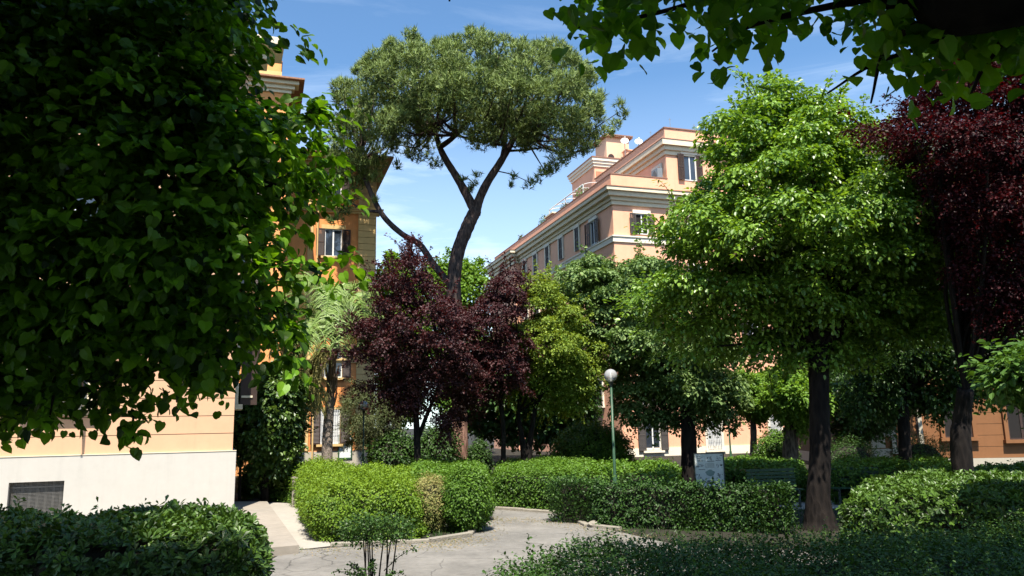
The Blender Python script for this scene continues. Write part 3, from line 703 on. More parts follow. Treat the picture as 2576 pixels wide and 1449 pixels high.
# upper block
z_up = zc_(frF, 1699, 323); z_uc = zc_(frF, 1699, 358); z_ub = zc_(frF, 1700, 392)
mb = MB(); lbox(mb, 4.4, LF, -.02, 12.3, z_ct+.062, z_ub); mb.build('attic_wall', 'pink', root)
mb = MB(); z = z_ub
for i, (h, d) in enumerate([(.2, .1), (.2, .25), (.25, .45)]):
    lbox(mb, 4.4-d, LF+d, -.02-d, 12.3+d, z, z+(z_uc-z_ub)*h/.65); z += (z_uc-z_ub)*h/.65
mb.build('attic_cornice', 'cream', root)
mb = MB(); lbox(mb, 4.4, LF, -.02, 12.3, z_uc, z_up-.08); mb.build('attic_parapet', 'pink', root)
mb = MB(); lbox(mb, 4.33, LF, -.09, 12.37, z_up-.08, z_up); lbox(mb, 4.4-.48, LF+.4, -.5, 12.8, z_uc+.001, z_uc+.05); mb.build('attic_cap', 'parapet_cap', root)
# stair tower and turret
cT = lambda a, b: np.array([*(C1+uf*a+us*b), 0])
frT = (cT(4.6, 12.8), frF[1], frF[2]); z_tt = zc_(frT, 1508, 397); z_tc = z_tt-.25
mb = MB(); lbox(mb, 4.6, 14, 12.8, 18.0, z_ct+.1, z_tt-.45); mb.build('stair_tower', 'pink', root)
mb = MB(); lbox(mb, 4.5, 14.1, 12.7, 18.1, z_tt-.85, z_tt-.6); lbox(mb, 4.4, 14.2, 12.6, 18.2, z_tt-.6, z_tt-.35); lbox(mb, 4.3, 14.3, 12.5, 18.3, z_tt-.35, z_tt-.1); mb.build('tower_cornice', 'cream_light', root)
mb = MB(); lbox(mb, 4.25, 14.35, 12.45, 18.35, z_tt-.1, z_tt); mb.build('tower_cap', 'parapet_cap', root)
frU = (cT(6.2, 14.2), frF[1], frF[2]); uu0 = u_at(frU, 1552); uu1 = u_at(frU, 1612); z_tu = zc_(frU, 1560, 343)
a0 = 6.2+uu0; a1 = 6.2+uu1
mb = MB(); lbox(mb, a0, a1, 14.2, 16.6, z_tt, z_tu-.2)
mb.build('turret', 'pink_side', root)
mb = MB(); lbox(mb, a0-.25, a1+.3, 13.95, 16.9, z_tu-.2, z_tu-.1)
for i in range(16):
    a = a0-.2+(a1-a0+.45)*i/15; mb.tube([np.array([*(C1+uf*a+us*13.9), z_tu-.03]), np.array([*(C1+uf*a+us*17.0), z_tu-.03])], .075, 6)
mb.build('turret_roof', 'tile', root)
mb = MB(); frV = (frU[0]+frU[1]*uu0, frU[1], frU[2])
for i in range(9):
    t0 = math.pi*i/8
mb.fbox(frV, .12, .75, .002, .02, z_tt, z_tt+.7)
pts = [frV[0]+frV[1]*(.435+.315*math.cos(t))+frV[2]*.0+Z3(z_tt+.7+.315*math.sin(t)) for t in np.linspace(0, math.pi, 9)]
n0 = len(pts); mb.add(pts+[p+frV[2]*.02 for p in pts], [list(range(n0)), list(range(n0, 2*n0))[::-1]]+[(i, i+1, n0+i+1, n0+i) for i in range(n0-1)])
mb.build('turret_arch', 'shutter_brown', root)
frTw = frT; uu = u_at(frTw, 1535); mb = MB(); mb.fbox(frTw, uu-.5, uu+.5, .003, .03, z_ct+1.2, z_tt-1.1-.2); mb.build('tower_window', 'terracotta', root)
# chimney
mb = MB(); uu = u_at(frU, 1600); lbox(mb, 6.2+uu-.35, 6.2+uu+.35, 13.2, 13.9, z_tt, z_tt+1.1); lbox(mb, 6.2+uu-.42, 6.2+uu+.42, 13.1, 14.0, z_tt+1.1, z_tt+1.2); mb.build('chimney', 'pink', root)
# windows
uu, zz = uz(frF, 1614, 592); h_ = zc_(frF, 1614, 541)-zz; win(root, frF, uu, zz+.05, .95, h_, shutmat='shutter_grey', pane='dark_room', sill=False)
for dx in (4.3, 8.6, 12.9): win(root, frF, uu+dx, zz+.05, .95, h_, shutmat='shutter_brown', sill=False)
uu, zz = uz(frF, 1735, 452); win(root, frF, uu, zz-.1, 1.0, 1.95, shutmat='shutter_brown', sill=False); win(root, frF, uu+4.3, zz-.1, 1.0, 1.95, sill=False)
for st in (1, 2, 3):
    for dx in (0, 4.3, 8.6, 12.9, 17.2): win(root, frF, 2.0+dx, z_b0-3.9*st+.6, .95, 1.75, shutmat='shutter_grey')
for px, pyb, wd, sm in ((1497, 632, 1.0, 'open'), (1454, 626, .75, 'closed'), (1413, 650, .75, 'closed'), (1380, 700, .8, 'closed'), (1349, 712, .8, 'closed'), (1322, 715, .8, 'closed')):
    uu = u_at(frS, px, pyb); win(root, frS, uu, z_b1+.35 if sm == 'closed' else z_b1+.1, wd, 1.75, shut=sm, shutmat='shutter_brown', sill=False)
for px in (1497, 1454, 1413, 1380, 1349, 1322):
    for st in (1, 2, 3):
        win(root, frS, u_at(frS, px, 650), z_b0-3.9*st+.6, .85, 1.75, shut='closed')
mb = MB(); q = frS[0]+frS[1]*u_at(frS, 1476, 600)+frS[2]*.12; mb.tube([q+Z3(.2), q+Z3(z_cb-.3)], .06, 8); mb.build('downpipe', 'shutter_brown', root)
# attic side door
frD = (cT(4.4, 0), frS[1], frS[2]); uu = u_at(frD, 1652, 420); mb = MB()
mb.fbox(frD, uu-.55, uu+.55, .003, .04, z_ct+.1, z_ct+2.3); dd = mb.build('terrace_door', 'pink_side', root)
mb = MB()
for b_ in ((uu-.75, uu-.55, z_ct+.1, z_ct+2.3), (uu+.55, uu+.75, z_ct+.1, z_ct+2.3), (uu-.75, uu+.75, z_ct+2.3, z_ct+2.5)): mb.fbox(frD, b_[0], b_[1], .003, .09, b_[2], b_[3])
mb.build('door_frame', 'cream_light', dd)
# ground floor windows of the front
for px, pyb, wd, gr, sm in ((1642, 1133, 1.1, False, 'open'), (1797, 1131, 1.1, True, None), (1951, 1113, .9, True, None), (2012, 1113, .9, True, None)):
    uu, zz = uz(frF, px, pyb); win(root, frF, uu, zz, wd, 2.0, pane='curtain' if gr else 'glass_dark', grille=gr, shut=sm, shutmat='shutter_grey', surround='cream_light')
mb = MB(); mb.fbox(frF, -.05, LF, .002, .06, 0, .55); mb.build('plinth', 'cream_light', root)
# roof things
def dish(label, fr0, px, py, tilt, base):
    u, z = uz(fr0, px, py); c = fr0[0]+fr0[1]*u+Z3(z)+fr0[2]*.3
    r = thing('satellite_dish', label, 'satellite dish', (c[0], c[1], base), 'satellite dishes on the turret')
    mb = MB(); n = norm(fr0[2]*.9-fr0[1]*.35+Z3(.45)); a = norm(np.cross(n, [0, 0, 1.])); b = np.cross(n, a); rad = .36
    for i in range(5):
        rr = rad*i/4
        for j in range(16):
            t = 2*math.pi*j/16; q = c+(a*math.cos(t)+b*math.sin(t))*rr+n*(rr*rr*.5); mb.v.append(tuple(q))
    for i in range(4):
        for j in range(16): mb.f.append([i*16+j, i*16+(j+1) % 16, (i+1)*16+(j+1) % 16, (i+1)*16+j])
    mb.build('reflector', 'white_paint', r)
    mb = MB(); mb.tube([c-n*.05-b*.1, (c[0], c[1], base)], .03, 6); mb.build('mast', 'metal_grey', r)
    mb = MB(); mb.tube([c-b*rad*.9, c+n*.45], .012, 5); mb.tube([c+n*.42, c+n*.52], .04, 6); mb.build('feed_arm', 'metal_grey', r)
frW = (frU[0]+frU[2]*.9, frU[1], frU[2])
dish('white satellite dish on the turret, the one on the left', frW, 1567, 358, .3, z_tt)
dish('white satellite dish beside the chimney, the one on the right', frW, 1602, 360, .3, z_tt)
for i, (px, py0, py1, yy, lb) in enumerate(((1684, 328, 297, 5.0, 'tall thin aerial above the roof corner of the pink building'), (1636, 360, 330, 9.0, 'short aerial standing between the turret and the roof corner of the pink building'), (1745, 328, 312, 2.0, 'smallest aerial, on the roof right of the corner of the pink building'))):
    f_ = (cT(4.5 if i < 2 else 7, yy if i < 2 else .8), frF[1], frF[2]); u, z = uz(f_, px, py1); q = f_[0]+f_[1]*u; r = thing('roof_antenna', lb, 'antenna', (q[0], q[1], z_up), 'thin aerials on the roofs')
    mb = MB(); mb.tube([(q[0], q[1], z_up-.3), (q[0], q[1], z)], .02, 5); mb.build('mast', 'metal_grey', r)
    mb = MB(); mb.tube([q+Z3(z-.15)-frF[1]*.12, q+Z3(z-.15)+frF[1]*.12], .012, 4); mb.build('element', 'metal_grey', r)
# air conditioner on terrace
u, z = uz(frD, 1666, 441); q = frD[0]+frD[1]*u+frD[2]*.45
r = thing('air_conditioner', 'pale air conditioning unit on the roof terrace of the pink building', 'air conditioner', (q[0], q[1], z_ct+.1))
fq = (np.array([q[0], q[1], 0]), frD[1], frD[2]); mb = MB(); mb.fbox(fq, -.45, .45, -.2, .2, z_ct+1.15, z_ct+1.95); mb.build('casing', 'metal_grey', r)
mb = MB(); mb.fbox(fq, -.3, -.24, -.15, .15, z_ct+.1, z_ct+1.15); mb.fbox(fq, .24, .3, -.15, .15, z_ct+.1, z_ct+1.15); mb.build('stand', 'metal_grey', r)
mb = MB(); cc = fq[0]+frD[2]*.205+Z3(z_ct+1.55); mb.tube([cc, cc+frD[2]*.02], .28, 16); mb.build('fan_grille', 'mesh_grey', r)
# white gazebo on terrace, plants
b0 = -u_at((cT(1.2, 0), frS[1], frS[2]), 1478, 470); b1 = b0+7.5
q = cT(1.2, b0); r = thing('terrace_canopy', 'white metal pergola with scalloped top on the roof terrace', 'pergola', (q[0], q[1], z_ct+.1))
mb = MB()
for b_ in (b0, (b0+b1)/2, b1):
    for a in (.8, 3.0):
        p = C1+uf*a+us*b_; mb.tube([(*p, z_ct+.1), (*p, z_ct+2.5)], .05, 6)
mb.build('post', 'white_paint', r)
mb = MB()
for a in (.8, 3.0):
    mb.tube([(*(C1+uf*a+us*b0), z_ct+2.5), (*(C1+uf*a+us*b1), z_ct+2.5)], .05, 6)
for b_ in np.linspace(b0, b1, 6):
    pts = [(*(C1+uf*a+us*b_), z_ct+2.5+.25*math.sin(math.pi*(a-.8)/2.2)) for a in np.linspace(.8, 3.0, 7)]; mb.tube(pts, .035, 5)
mb.build('rafter', 'white_paint', r)
mb = MB()
for i in range(10):
    b_ = b0+(b1-b0)*i/9; 
pp = [(*(C1+uf*.78+us*b_), z_ct+2.5-.12*abs(math.sin(i*.8))) for i, b_ in enumerate(np.linspace(b0, b0+1.8, 12))]
mb.tube(pp, .05, 4)
mb.build('valance', 'white_paint', r)
for i, (bb, hh, sp, mt_, lb) in enumerate(((-u_at(frS, 1462, 510)+1.5, 1.9, .9, 'leaf_mid', 'bushy plant on the terrace just left of the white pergola'), (-u_at(frS, 1425, 520)+2, 1.6, .8, 'leaf_olive', 'trailing plant on the terrace parapet, second from the white pergola'),
                                   (-u_at(frS, 1358, 560)+1, 2.0, .8, 'leaf_mid', 'tall green plant on the terrace beside the terracotta box'), (-u_at(frS, 1300, 605)+1, 1.7, .5, 'leaf_olive', 'small sparse plant at the far end of the roof terrace'))):
    p = C1+uf*.8+us*bb; rg = np.random.default_rng(40+i); r = thing('terrace_plant', lb, 'plant', (*p, z_ct+.1), 'plants on the roof terrace')
    mb = MB(); mb.tube([(*p, z_ct+.1), (*p, z_ct+.5)], [.2, .28], 10); mb.build('pot', 'terracotta', r)
    n = 500; o = norm(rg.normal(0, 1, (n, 3))); q = np.array([*p, z_ct+.5+hh*.45])+o*np.array([sp*.7, sp*.7, hh*.5])*(rg.uniform(0.2, 1, n)**.5)[:, None]; q[:, 2] += np.where(rg.uniform(0, 1, n) < .1, .3, 0)
    leaves('foliage', q, o+Z3(.5), o+Z3(.4), .16, RHOMB, mt_, r, None, .4, rg)
p = C1+uf*.8+us*(-u_at(frS, 1378, 560)+1); r = thing('planter_box', 'terracotta coloured box on the roof terrace beside a green plant', 'planter', (*p, z_ct+.1)); mb = MB(); c = np.array([*p, 0]); fb = (c, frS[1], frS[2]); mb.fbox(fb, -.9, .9, -.3, .3, z_ct+.1, z_ct+1.75); mb.build('box', 'terracotta', r); mb = MB(); mb.fbox(fb, -1.0, 1.0, -.4, .4, z_ct+1.75, z_ct+1.87); mb.build('lid', 'cream', r)
# --- right orange building
eR = P(2192, 1100, 33.0); frR = frame((eR[0], 33.0), (1, -.10))
root = thing('shaded_orange_building', 'shaded orange building with pale corner blocks at the right edge', 'building', (eR[0], 33.0, 0))
_, zR = uz(frR, 2420, 395)
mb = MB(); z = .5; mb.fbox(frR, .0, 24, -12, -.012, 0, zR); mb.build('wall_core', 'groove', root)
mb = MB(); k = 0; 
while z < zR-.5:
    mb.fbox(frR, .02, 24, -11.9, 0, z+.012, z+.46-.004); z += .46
mb.build('wall', 'orange_right_shaded', root)
mb = MB(); z = .5
while z < zR-.5:
    L_ = .5 if k % 2 else .75; mb.fbox(frR, -.05, L_, -.6, .05, z+.02, z+.44); z += .46; k += 1
mb.build('quoin', 'quoin', root)
mb = MB(); mb.fbox(frR, -.06, 24, -12, .06, 0, .5); mb.build('plinth', 'quoin', root)
mb = MB(); cornice(mb, frR, 0, 24, zR, [(.25, .2), (.25, .45), (.2, .7)], (1, 0)); mb.build('cornice', 'cream', root)
mb = MB(); mb.fbox(frR, -.9, 24, -12, .9, zR+.7, zR+.8); mb.build('roof', 'tile', root)
for px, pyb, w_, pn in ((2283, 1132, .95, 'orange_right_shaded'), (2410, 1100, 1.1, 'dark_room'), (2572, 1105, 1.1, 'dark_room')):
    uu, zz = uz(frR, px, pyb); win(root, frR, uu, zz, w_, 2.1, pane=pn, surround='quoin' if px < 2300 else 'orange_right_shaded', shut=None, fm='shutter_brown')
for st in (1, 2, 3):
    for px in (2283, 2410, 2540):
        uu, zz = uz(frR, px, 1110); 
        if zz+.4+3.6*st+2 < zR: win(root, frR, uu, zz+3.6*st, 1.0, 1.8, surround='quoin')

#@@TREES
# ------------------------------------------------------------------ trees
# big linden on the left, close to the path
polyT1 = [(-420, -150), (660, -120), (700, 20), (748, 95), (700, 118), (650, 130), (640, 200), (760, 232), (872, 262), (862, 330), (800, 380), (842, 450), (858, 500),
          (770, 545), (715, 600), (770, 640), (908, 665), (872, 705), (770, 722), (755, 790), (785, 832), (705, 855), (745, 910), (700, 942), (590, 962), (530, 1000), (430, 1015), (380, 1060),
          (345, 1088), (275, 1040), (205, 1022), (120, 1062), (0, 1078), (-420, 1090)]
rg = np.random.default_rng(11)
ex = []; er = []
while len(ex) < 820:  # crown clumps out of view, added to block sun and sky light
    v = rg.uniform()
    if v < .72: p = rg.uniform([-7.5, -3.5, 4.7], [-1.65, 3.4, 12.0])
    elif v < .86: p = rg.uniform([-10, 2.5, 6.4], [-4.1, 7.4, 11.0])
    elif v < .93: p = rg.uniform([-9, -6.5, 1.6], [-.3, -4.0, 6])
    else: p = rg.uniform([-2.4, -5, 5.0], [-.6, 1.5, 7.0])
    if p[1] > -1 and p[2] < 2.9+max(0, p[1])*.62+.9: continue
    if p[0] > -4.2 and p[2] > 1+(8.4-p[1])/.554-1.2: continue
    ex.append(p); er.append(rg.uniform(.65, .95))
for (a_, b_) in ((855, 268), (835, 300), (850, 335), (800, 250), (780, 290), (835, 455), (850, 500), (800, 430), (815, 400), (885, 662), (860, 680), (835, 655), (800, 670), (760, 665), (735, 92), (715, 70), (690, 110), (735, 912), (715, 890), (690, 925), (768, 812), (755, 770), (380, 1030), (345, 1062), (320, 1030), (290, 1020), (500, 985), (470, 1000), (150, 1035), (80, 1050), (20, 1050), (230, 1000)):
    ex.append(P(a_, b_, 4.7+rg.uniform(-.2, .25))); er.append(rg.uniform(.08, .12))
tree('linden_tree', 'large dark green linden close at the left, its lit leaves hanging over the peach wall', 'tree', polyT1, 4.8, .85, 330, .36, 52, 10, .14, .066, HEART, 'leaf_linden_near', 'bark_dark',
     [([(-5.2, 4.0, 0), (-5.15, 4.0, 2.0), (-5.3, 3.9, 4.6)], [.34, .26, .22])], nl=40, rl=.07, seed=11, extra=(np.array(ex), np.array(er)), up=.30, jn=.42, droop=.55, fill=.35, under=0, wisps=70, wl=.16)
# linden over the camera, top right
pT = [(1410, -160), (1428, 105), (1475, 128), (1560, 145), (1640, 132), (1650, 60), (1690, 40), (1770, 80), (1775, 150), (1800, 205), (1870, 190), (1905, 150), (1960, 110), (2010, 45), (2060, 20), (2130, 70), (2135, 150), (2040, 205), (2015, 262), (2070, 285),
      (2190, 240), (2240, 190), (2300, 215), (2390, 240), (2460, 245), (2490, 195), (2600, 200), (2800, 240), (2800, -160)]
rg = np.random.default_rng(12)
C, Rr = clumps(pT, 2.75, .5, 420, .12, rg, 0)
root = thing('linden_tree', 'linden overhead at the top right, dark heart shaped leaves hanging from a thick black limb', 'tree', (3.6, 1.2, 0))
mb = MB()
mb.tube(curve([(3.6, 1.2, 0), (3.55, 1.2, 2.2), (3.3, 1.4, 4.0), (2.9, 1.6, 6.0)], 6), list(np.linspace(.36, .2, 19)), 14)
l1 = [np.array([3.45, 1.35, 3.7]), P(2600, -60, 2.2), P(2400, -38, 2.4), P(2230, -55, 2.5), P(2050, -230, 2.8)]
mb.tube(curve(l1, 6), list(np.linspace(.17, .06, 25)), 12)
for a in ([P(2360, 30, 2.37), P(2230, 120, 2.61), P(2190, 260, 2.77)], [P(2560, 20, 2.29), P(2400, 90, 2.61), P(2200, 160, 2.84), P(2080, 235, 2.84)], [P(2210, -10, 2.53), P(1900, 60, 2.69), P(1790, 130, 2.77)], [P(2100, -120, 2.69), P(1700, 20, 2.77), P(1450, 70, 2.84)], [P(2575, 40, 2.37), P(2480, 160, 2.53), P(2440, 240, 2.69)], [P(1400, -120, 2.84), P(1150, -40, 2.92), P(1130, 3, 2.92)]):
    mb.tube(curve(a, 5), list(np.linspace(.016, .004, 5*(len(a)-1)+1)), 5)
mb.build('trunk', 'bark_dark', root, True)
n = len(C); m = 6; idx = np.repeat(np.arange(n), m); pos = C[idx]+rg.normal(0, 1, (n*m, 3))*.075
px_ok = np.ones(len(pos), bool)
nr = norm(np.array([0, -.45, .55])+rg.normal(0, .5, pos.shape)); ax = norm(np.array([0, 0, -1.0])+rg.normal(0, .45, pos.shape))
ex2 = np.array([P(1118, -14, 2.9), P(1132, -12, 2.9), P(1145, -15, 2.92)]); pos = np.concatenate([pos, ex2]); nr = np.concatenate([nr, norm(np.array([[0, -1, .3]]*3))]); ax = np.concatenate([ax, [[-.1, 0, -1], [.1, 0, -1], [.5, 0, -.8]]])
sz = np.concatenate([np.full(n*m, .062), [.035, .038, .035]])
# unseen upper canopy over and behind the viewer, shaped to keep light out
C2 = []; 
while len(C2) < 225:
    v = rg.uniform()
    if v < .5: p = rg.uniform([.9, -6, 4.9], [8.5, 2.0, 9.0])
    elif v < .8: p = rg.uniform([1.0, 1.5, 6.3], [8.5, 4.6, 9.4])
    elif v < .92: p = rg.uniform([-.3, -6.5, 1.6], [8, -4, 6])
    else: p = rg.uniform([-.7, -5, 4.9], [1.2, 1.5, 7.0])
    if p[1] > -1 and p[2] < 2.2+.62*max(p[1], 0)+1.0: continue
    C2.append(p)
C2 = np.array(C2); p2, n2, a2, t2 = sprays(C2, np.full(len(C2), .75), 40, 8, .24, rg)
pos = np.concatenate([pos, p2]); nr = np.concatenate([nr, n2]); ax = np.concatenate([ax, a2]); sz = np.concatenate([sz, np.full(len(p2), .12)])
leaves('crown', pos, nr, ax, sz, HEART, 'leaf_linden_over', root, None, .15, rg)

# stone pine
YP = 41.0
polyP = [(832, 215), (845, 180), (878, 178), (905, 148), (955, 118), (985, 78), (1060, 68), (1100, 88), (1125, 92), (1190, 62), (1260, 78), (1330, 98), (1400, 92), (1440, 128), (1490, 160), (1522, 220), (1520, 285),
         (1528, 330), (1490, 385), (1440, 412), (1390, 440), (1335, 455), (1345, 425), (1375, 400), (1300, 385), (1240, 368), (1200, 385), (1150, 345), (1105, 360), (1090, 405), (1060, 420), (1010, 392), (960, 420), (930, 470), (870, 480), (828, 440), (815, 330), (845, 270)]
rg = np.random.default_rng(21)
C, Rr = clumps(polyP, YP, 5.6, 225, .86, rg, 1.0, .30)
def xtra(L_):
    return np.array([P(a, b, YP+c) for a, b, c, r in L_]), np.array([r for a, b, c, r in L_])
xc, xr = xtra([(1555, 262, 0, .35), (1565, 285, .3, .35), (1545, 310, 0, .4), (1530, 335, 0, .4), (1190, 462, 0, .28), (1178, 478, .2, .26), (1200, 440, 0, .24), (1165, 450, 0, .18), (1330, 462, 0, .34), (1350, 450, 0, .3), (1290, 440, 0, .2), (1375, 430, 0, .4), (870, 520, 1, .5), (845, 552, 1, .45), (860, 500, 0.5, .5), (885, 490, 1, .45), (900, 460, 1, .5), (865, 450, 1, .55), (925, 440, .6, .4), (955, 415, .5, .4), (850, 400, 1, .7), (890, 420, .4, .5), (945, 500, 0, .14), (1285, 462, 0, .14), (1095, 408, 0, .4), (1000, 415, 0, .3), (950, 445, 0, .35)])
C = np.concatenate([C, xc]); Rr = np.concatenate([Rr, xr])
b = tp(1158, 1180, YP, 0); root = thing('stone_pine', 'tall umbrella shaped stone pine with a forked trunk in front of the sky', 'tree', b)
k = YP/FPX; mb = MB()
pq = lambda L_: [P(x, y, YP+dy) for x, y, dy in L_]
trk = [b]+pq([(1156, 1060, 0), (1150, 850, 0), (1141, 730, 0), (1150, 640, 0), (1176, 570, 0), (1196, 528, 0)])
def lim(L_, r0, r1, kk=8):
    c = curve(L_, 6); mb.tube(c, list(np.linspace(r0, r1, len(c))*(1+rg.normal(0, .03, len(c)))), kk)
lim(trk[1:], 19*k, 16.5*k, 14)
lim(pq([(1196, 535, 0), (1176, 495, .2), (1150, 448, .2), (1120, 400, .3), (1104, 365, .3), (1092, 320, .2), (1082, 270, 0)]), 13*k, 5*k, 10)
lim(pq([(1104, 372, .3), (1135, 350, -.3), (1160, 325, -.6), (1178, 290, -1)]), 8*k, 4*k)
lim(pq([(1196, 540, 0), (1204, 505, 0), (1225, 460, -.2), (1260, 405, -.4), (1290, 350, -.4), (1305, 300, 0)]), 13*k, 7*k, 10)
lim(pq([(1262, 405, -.4), (1272, 340, .4), (1275, 280, 1)]), 7*k, 4*k)
lim(pq([(1140, 725, 0), (1090, 665, .3), (1055, 615, .5), (1010, 588, .6), (965, 545, .6), (935, 490, .7), (912, 430, .8), (900, 370, .8)]), 9.5*k, 5.5*k, 8)
lim(pq([(955, 533, .6), (915, 528, .8), (875, 510, 1.0), (850, 540, 1.2)]), 4.5*k, 1.5*k, 6)
lim(pq([(1175, 495, .2), (1190, 462, 0), (1160, 440, 0)]), 2*k, .8*k, 5)
lim(pq([(1250, 430, 0), (1290, 440, 0), (1335, 460, 0)]), 2*k, .8*k, 5); lim(pq([(1275, 380, 0), (1340, 375, 0), (1440, 355, .5), (1560, 280, .3)]), 3.5*k, 1*k, 6)
forks = [P(1092, 320, YP), P(1175, 300, YP-1), P(1300, 310, YP), P(1275, 290, YP+1), P(905, 400, YP+.8), P(1150, 340, YP-.3), P(1240, 360, YP)]
for i in range(len(C)-27):
    if rg.uniform() < .55:
        f_ = min(forks, key=lambda q: np.linalg.norm(q-C[i])+abs(rg.normal(0, 1))); d = C[i]-f_
        c = curve([f_, f_+d*.5+np.array([0, 0, -.15*np.linalg.norm(d)])+rg.normal(0, .15, 3), C[i]], 4); mb.tube(c, list(np.linspace(.085, .02, len(c))), 5, False)
tk = mb.build('trunk', 'bark_pine', root, True)
mb = MB(); lim(trk[:2]+[trk[1]+Z3(.4)], 20.5*k, 18.6*k, 14); mb.build('trunk_foot', 'bark_pine_low', root, True)
# needle tufts
K = len(C); w = (Rr/.95)**1.8; cnt = np.maximum(14, (150*w).astype(int)); idx = np.repeat(np.arange(K), cnt); n = len(idx)
o = norm(rg.normal(0, 1, (n, 3))+norm(C[idx]-C.mean(0))*.5+Z3(.45))
S0 = C[idx]+o*(Rr[idx]*np.where(rg.uniform(0, 1, n) < .25, rg.uniform(.3, .8, n), rg.uniform(.8, 1.1, n)))[:, None]*np.array([1, 1, .8])
m = 9; dr = norm(o*.45+Z3(.75)+rg.normal(0, .28, o.shape))
ax = norm(dr[:, None]+rg.normal(0, .42, (n, m, 3))); pos = np.repeat(S0[:, None], m, 1)-dr[:, None]*rg.uniform(0, .2, (n, m, 1))
nr = rg.normal(0, 1, (n, m, 3))+np.array([0, -.8, .8])
tn = np.repeat(np.clip(rg.normal(.5, .2, n)+o[:, 2]*.15, 0, 1), m)
leaves('crown', pos.reshape(-1, 3), nr.reshape(-1, 3), ax.reshape(-1, 3), .30, (NEEDLE[0]*np.array([1.5, 1, 1]), NEEDLE[1]), 'leaf_pine', root, tn, 0, rg)

# purple plums
polyA = [(858, 878), (905, 862), (880, 830), (915, 790), (930, 740), (912, 660), (940, 700), (975, 690), (1000, 645), (1035, 618), (1065, 650), (1090, 700), (1130, 730), (1165, 790), (1190, 830), (1200, 900), (1190, 980), (1150, 1040), (1120, 1090), (1070, 1060), (1010, 1050), (950, 1010), (900, 975), (925, 925), (880, 905)]
b = tp(1052, 1170, 24, 0)
tree('plum_tree', 'broad purple leaved plum in front of the pine trunk, left of the other purple tree', 'tree', polyA, 24, 2.0, 92, .40, 40, 9, .17, .075, OVAL, 'leaf_plum', 'bark_dark',
     [([b, tp(1048, 1080, 24), tp(1040, 1000, 24)], [.12, .10, .08]), ([tp(1052, 1100, 24), tp(1075, 1040, 24.2), tp(1110, 960, 24.3)], [.07, .06, .05])], nl=40, rl=.05, seed=31, up=.5, flat=.6, wisps=300, wl=.65, jn=.5, group='purple plum trees', droop=.2)
polyA2 = [(1145, 740), (1200, 760), (1225, 700), (1255, 690), (1290, 665), (1330, 695), (1318, 745), (1345, 840), (1335, 900), (1312, 985), (1240, 1022), (1195, 1050), (1165, 1100), (1130, 1050), (1150, 900), (1130, 800)]
b = tp(1262, 1170, 25.5, 0)
tree('plum_tree', 'purple leaved plum right of the pine trunk, touching the yellow green tree', 'tree', polyA2, 25.2, 1.5, 60, .40, 40, 9, .16, .075, OVAL, 'leaf_plum', 'bark_dark',
     [([b, tp(1266, 1090, 25.5), tp(1258, 1010, 25.4)], [.09, .08, .07])], nl=24, rl=.05, seed=32, up=.5, flat=.6, wisps=120, wl=.55, jn=.5, group='purple plum trees', droop=.2)
# yellow green tree
polyY = [(1300, 715), (1340, 695), (1395, 700), (1430, 740), (1482, 800), (1522, 860), (1512, 940), (1475, 1000), (1450, 1060), (1370, 1040), (1295, 1010), (1240, 1000), (1290, 940), (1262, 860), (1270, 800), (1320, 800), (1310, 760)]
b = tp(1322, 1180, 26.5, 0)
tree('yellow_green_tree', 'slender tree with yellow green leaves and several dark stems behind the purple plum', 'tree', polyY, 26.8, 1.8, 120, .42, 40, 9, .17, .085, RHOMB, 'leaf_yellow', 'bark_dark',
     [([b, tp(1318, 1140, 26.5), tp(1302, 1040, 26.5)], [.2, .12, .07]), ([b, tp(1330, 1135, 26.5), tp(1345, 1030, 26.6)], [.16, .11, .07])], nl=24, rl=.05, seed=33, jn=.5, up=.5, flat=.6, wisps=150, wl=.5)
# grey green linden
polyG = [(1392, 690), (1420, 650), (1450, 640), (1500, 622), (1560, 652), (1625, 618), (1690, 650), (1780, 760), (1860, 880), (1880, 1000), (1850, 1070), (1838, 1125), (1790, 1085), (1720, 1095), (1640, 1080), (1590, 1090), (1545, 1060), (1530, 980), (1500, 900), (1450, 790), (1400, 740)]
b = tp(1732, 1190, 27.5, 0)
tree('grey_green_linden', 'linden with pale flower bracts among grey green leaves in front of the pink building', 'tree', polyG, 28, 3.0, 150, .62, 42, 9, .22, .125, OVAL, 'leaf_grey_linden', 'bark_dark',
     [([b, tp(1732, 1110, 27.5), tp(1725, 1000, 27.5)], [.32, .27, .22])], nl=26, rl=.1, seed=34, up=.75, flat=.5, droop=.8)
b = tp(1552, 1180, 29, 0)
# bright linden right
polyR = [(1640, 560), (1665, 520), (1720, 470), (1785, 420), (1752, 350), (1765, 290), (1825, 250), (1885, 228), (1915, 180), (1950, 150), (1985, 165), (2025, 190), (2085, 225), (2160, 255), (2230, 295), (2310, 345), (2370, 420), (2400, 510), (2440, 590),
         (2480, 650), (2460, 715), (2400, 750), (2450, 825), (2370, 885), (2260, 890), (2200, 925), (2060, 955), (1950, 945), (1840, 915), (1700, 935), (1690, 860), (1612, 800), (1590, 740), (1612, 690), (1680, 640)]
b = tp(2063, 1320, 16.4, 0)
tree('linden_tree', 'bright green rounded linden with a thick straight trunk at the right of the path', 'tree', polyR, 16.6, 2.9, 215, .58, 48, 9, .21, .10, OVAL, 'leaf_linden', 'bark_dark',
     [([b+Z3(-.05), b+Z3(.12), b+Z3(.6), tp(2062, 1150, 16.4), tp(2060, 1000, 16.4), tp(2058, 880, 16.4)], [.44, .33, .24, .215, .205, .20])], nl=46, rl=.09, seed=35, up=.75, jn=.36, flat=.55, droop=.85, shr=.40, wl=.6)
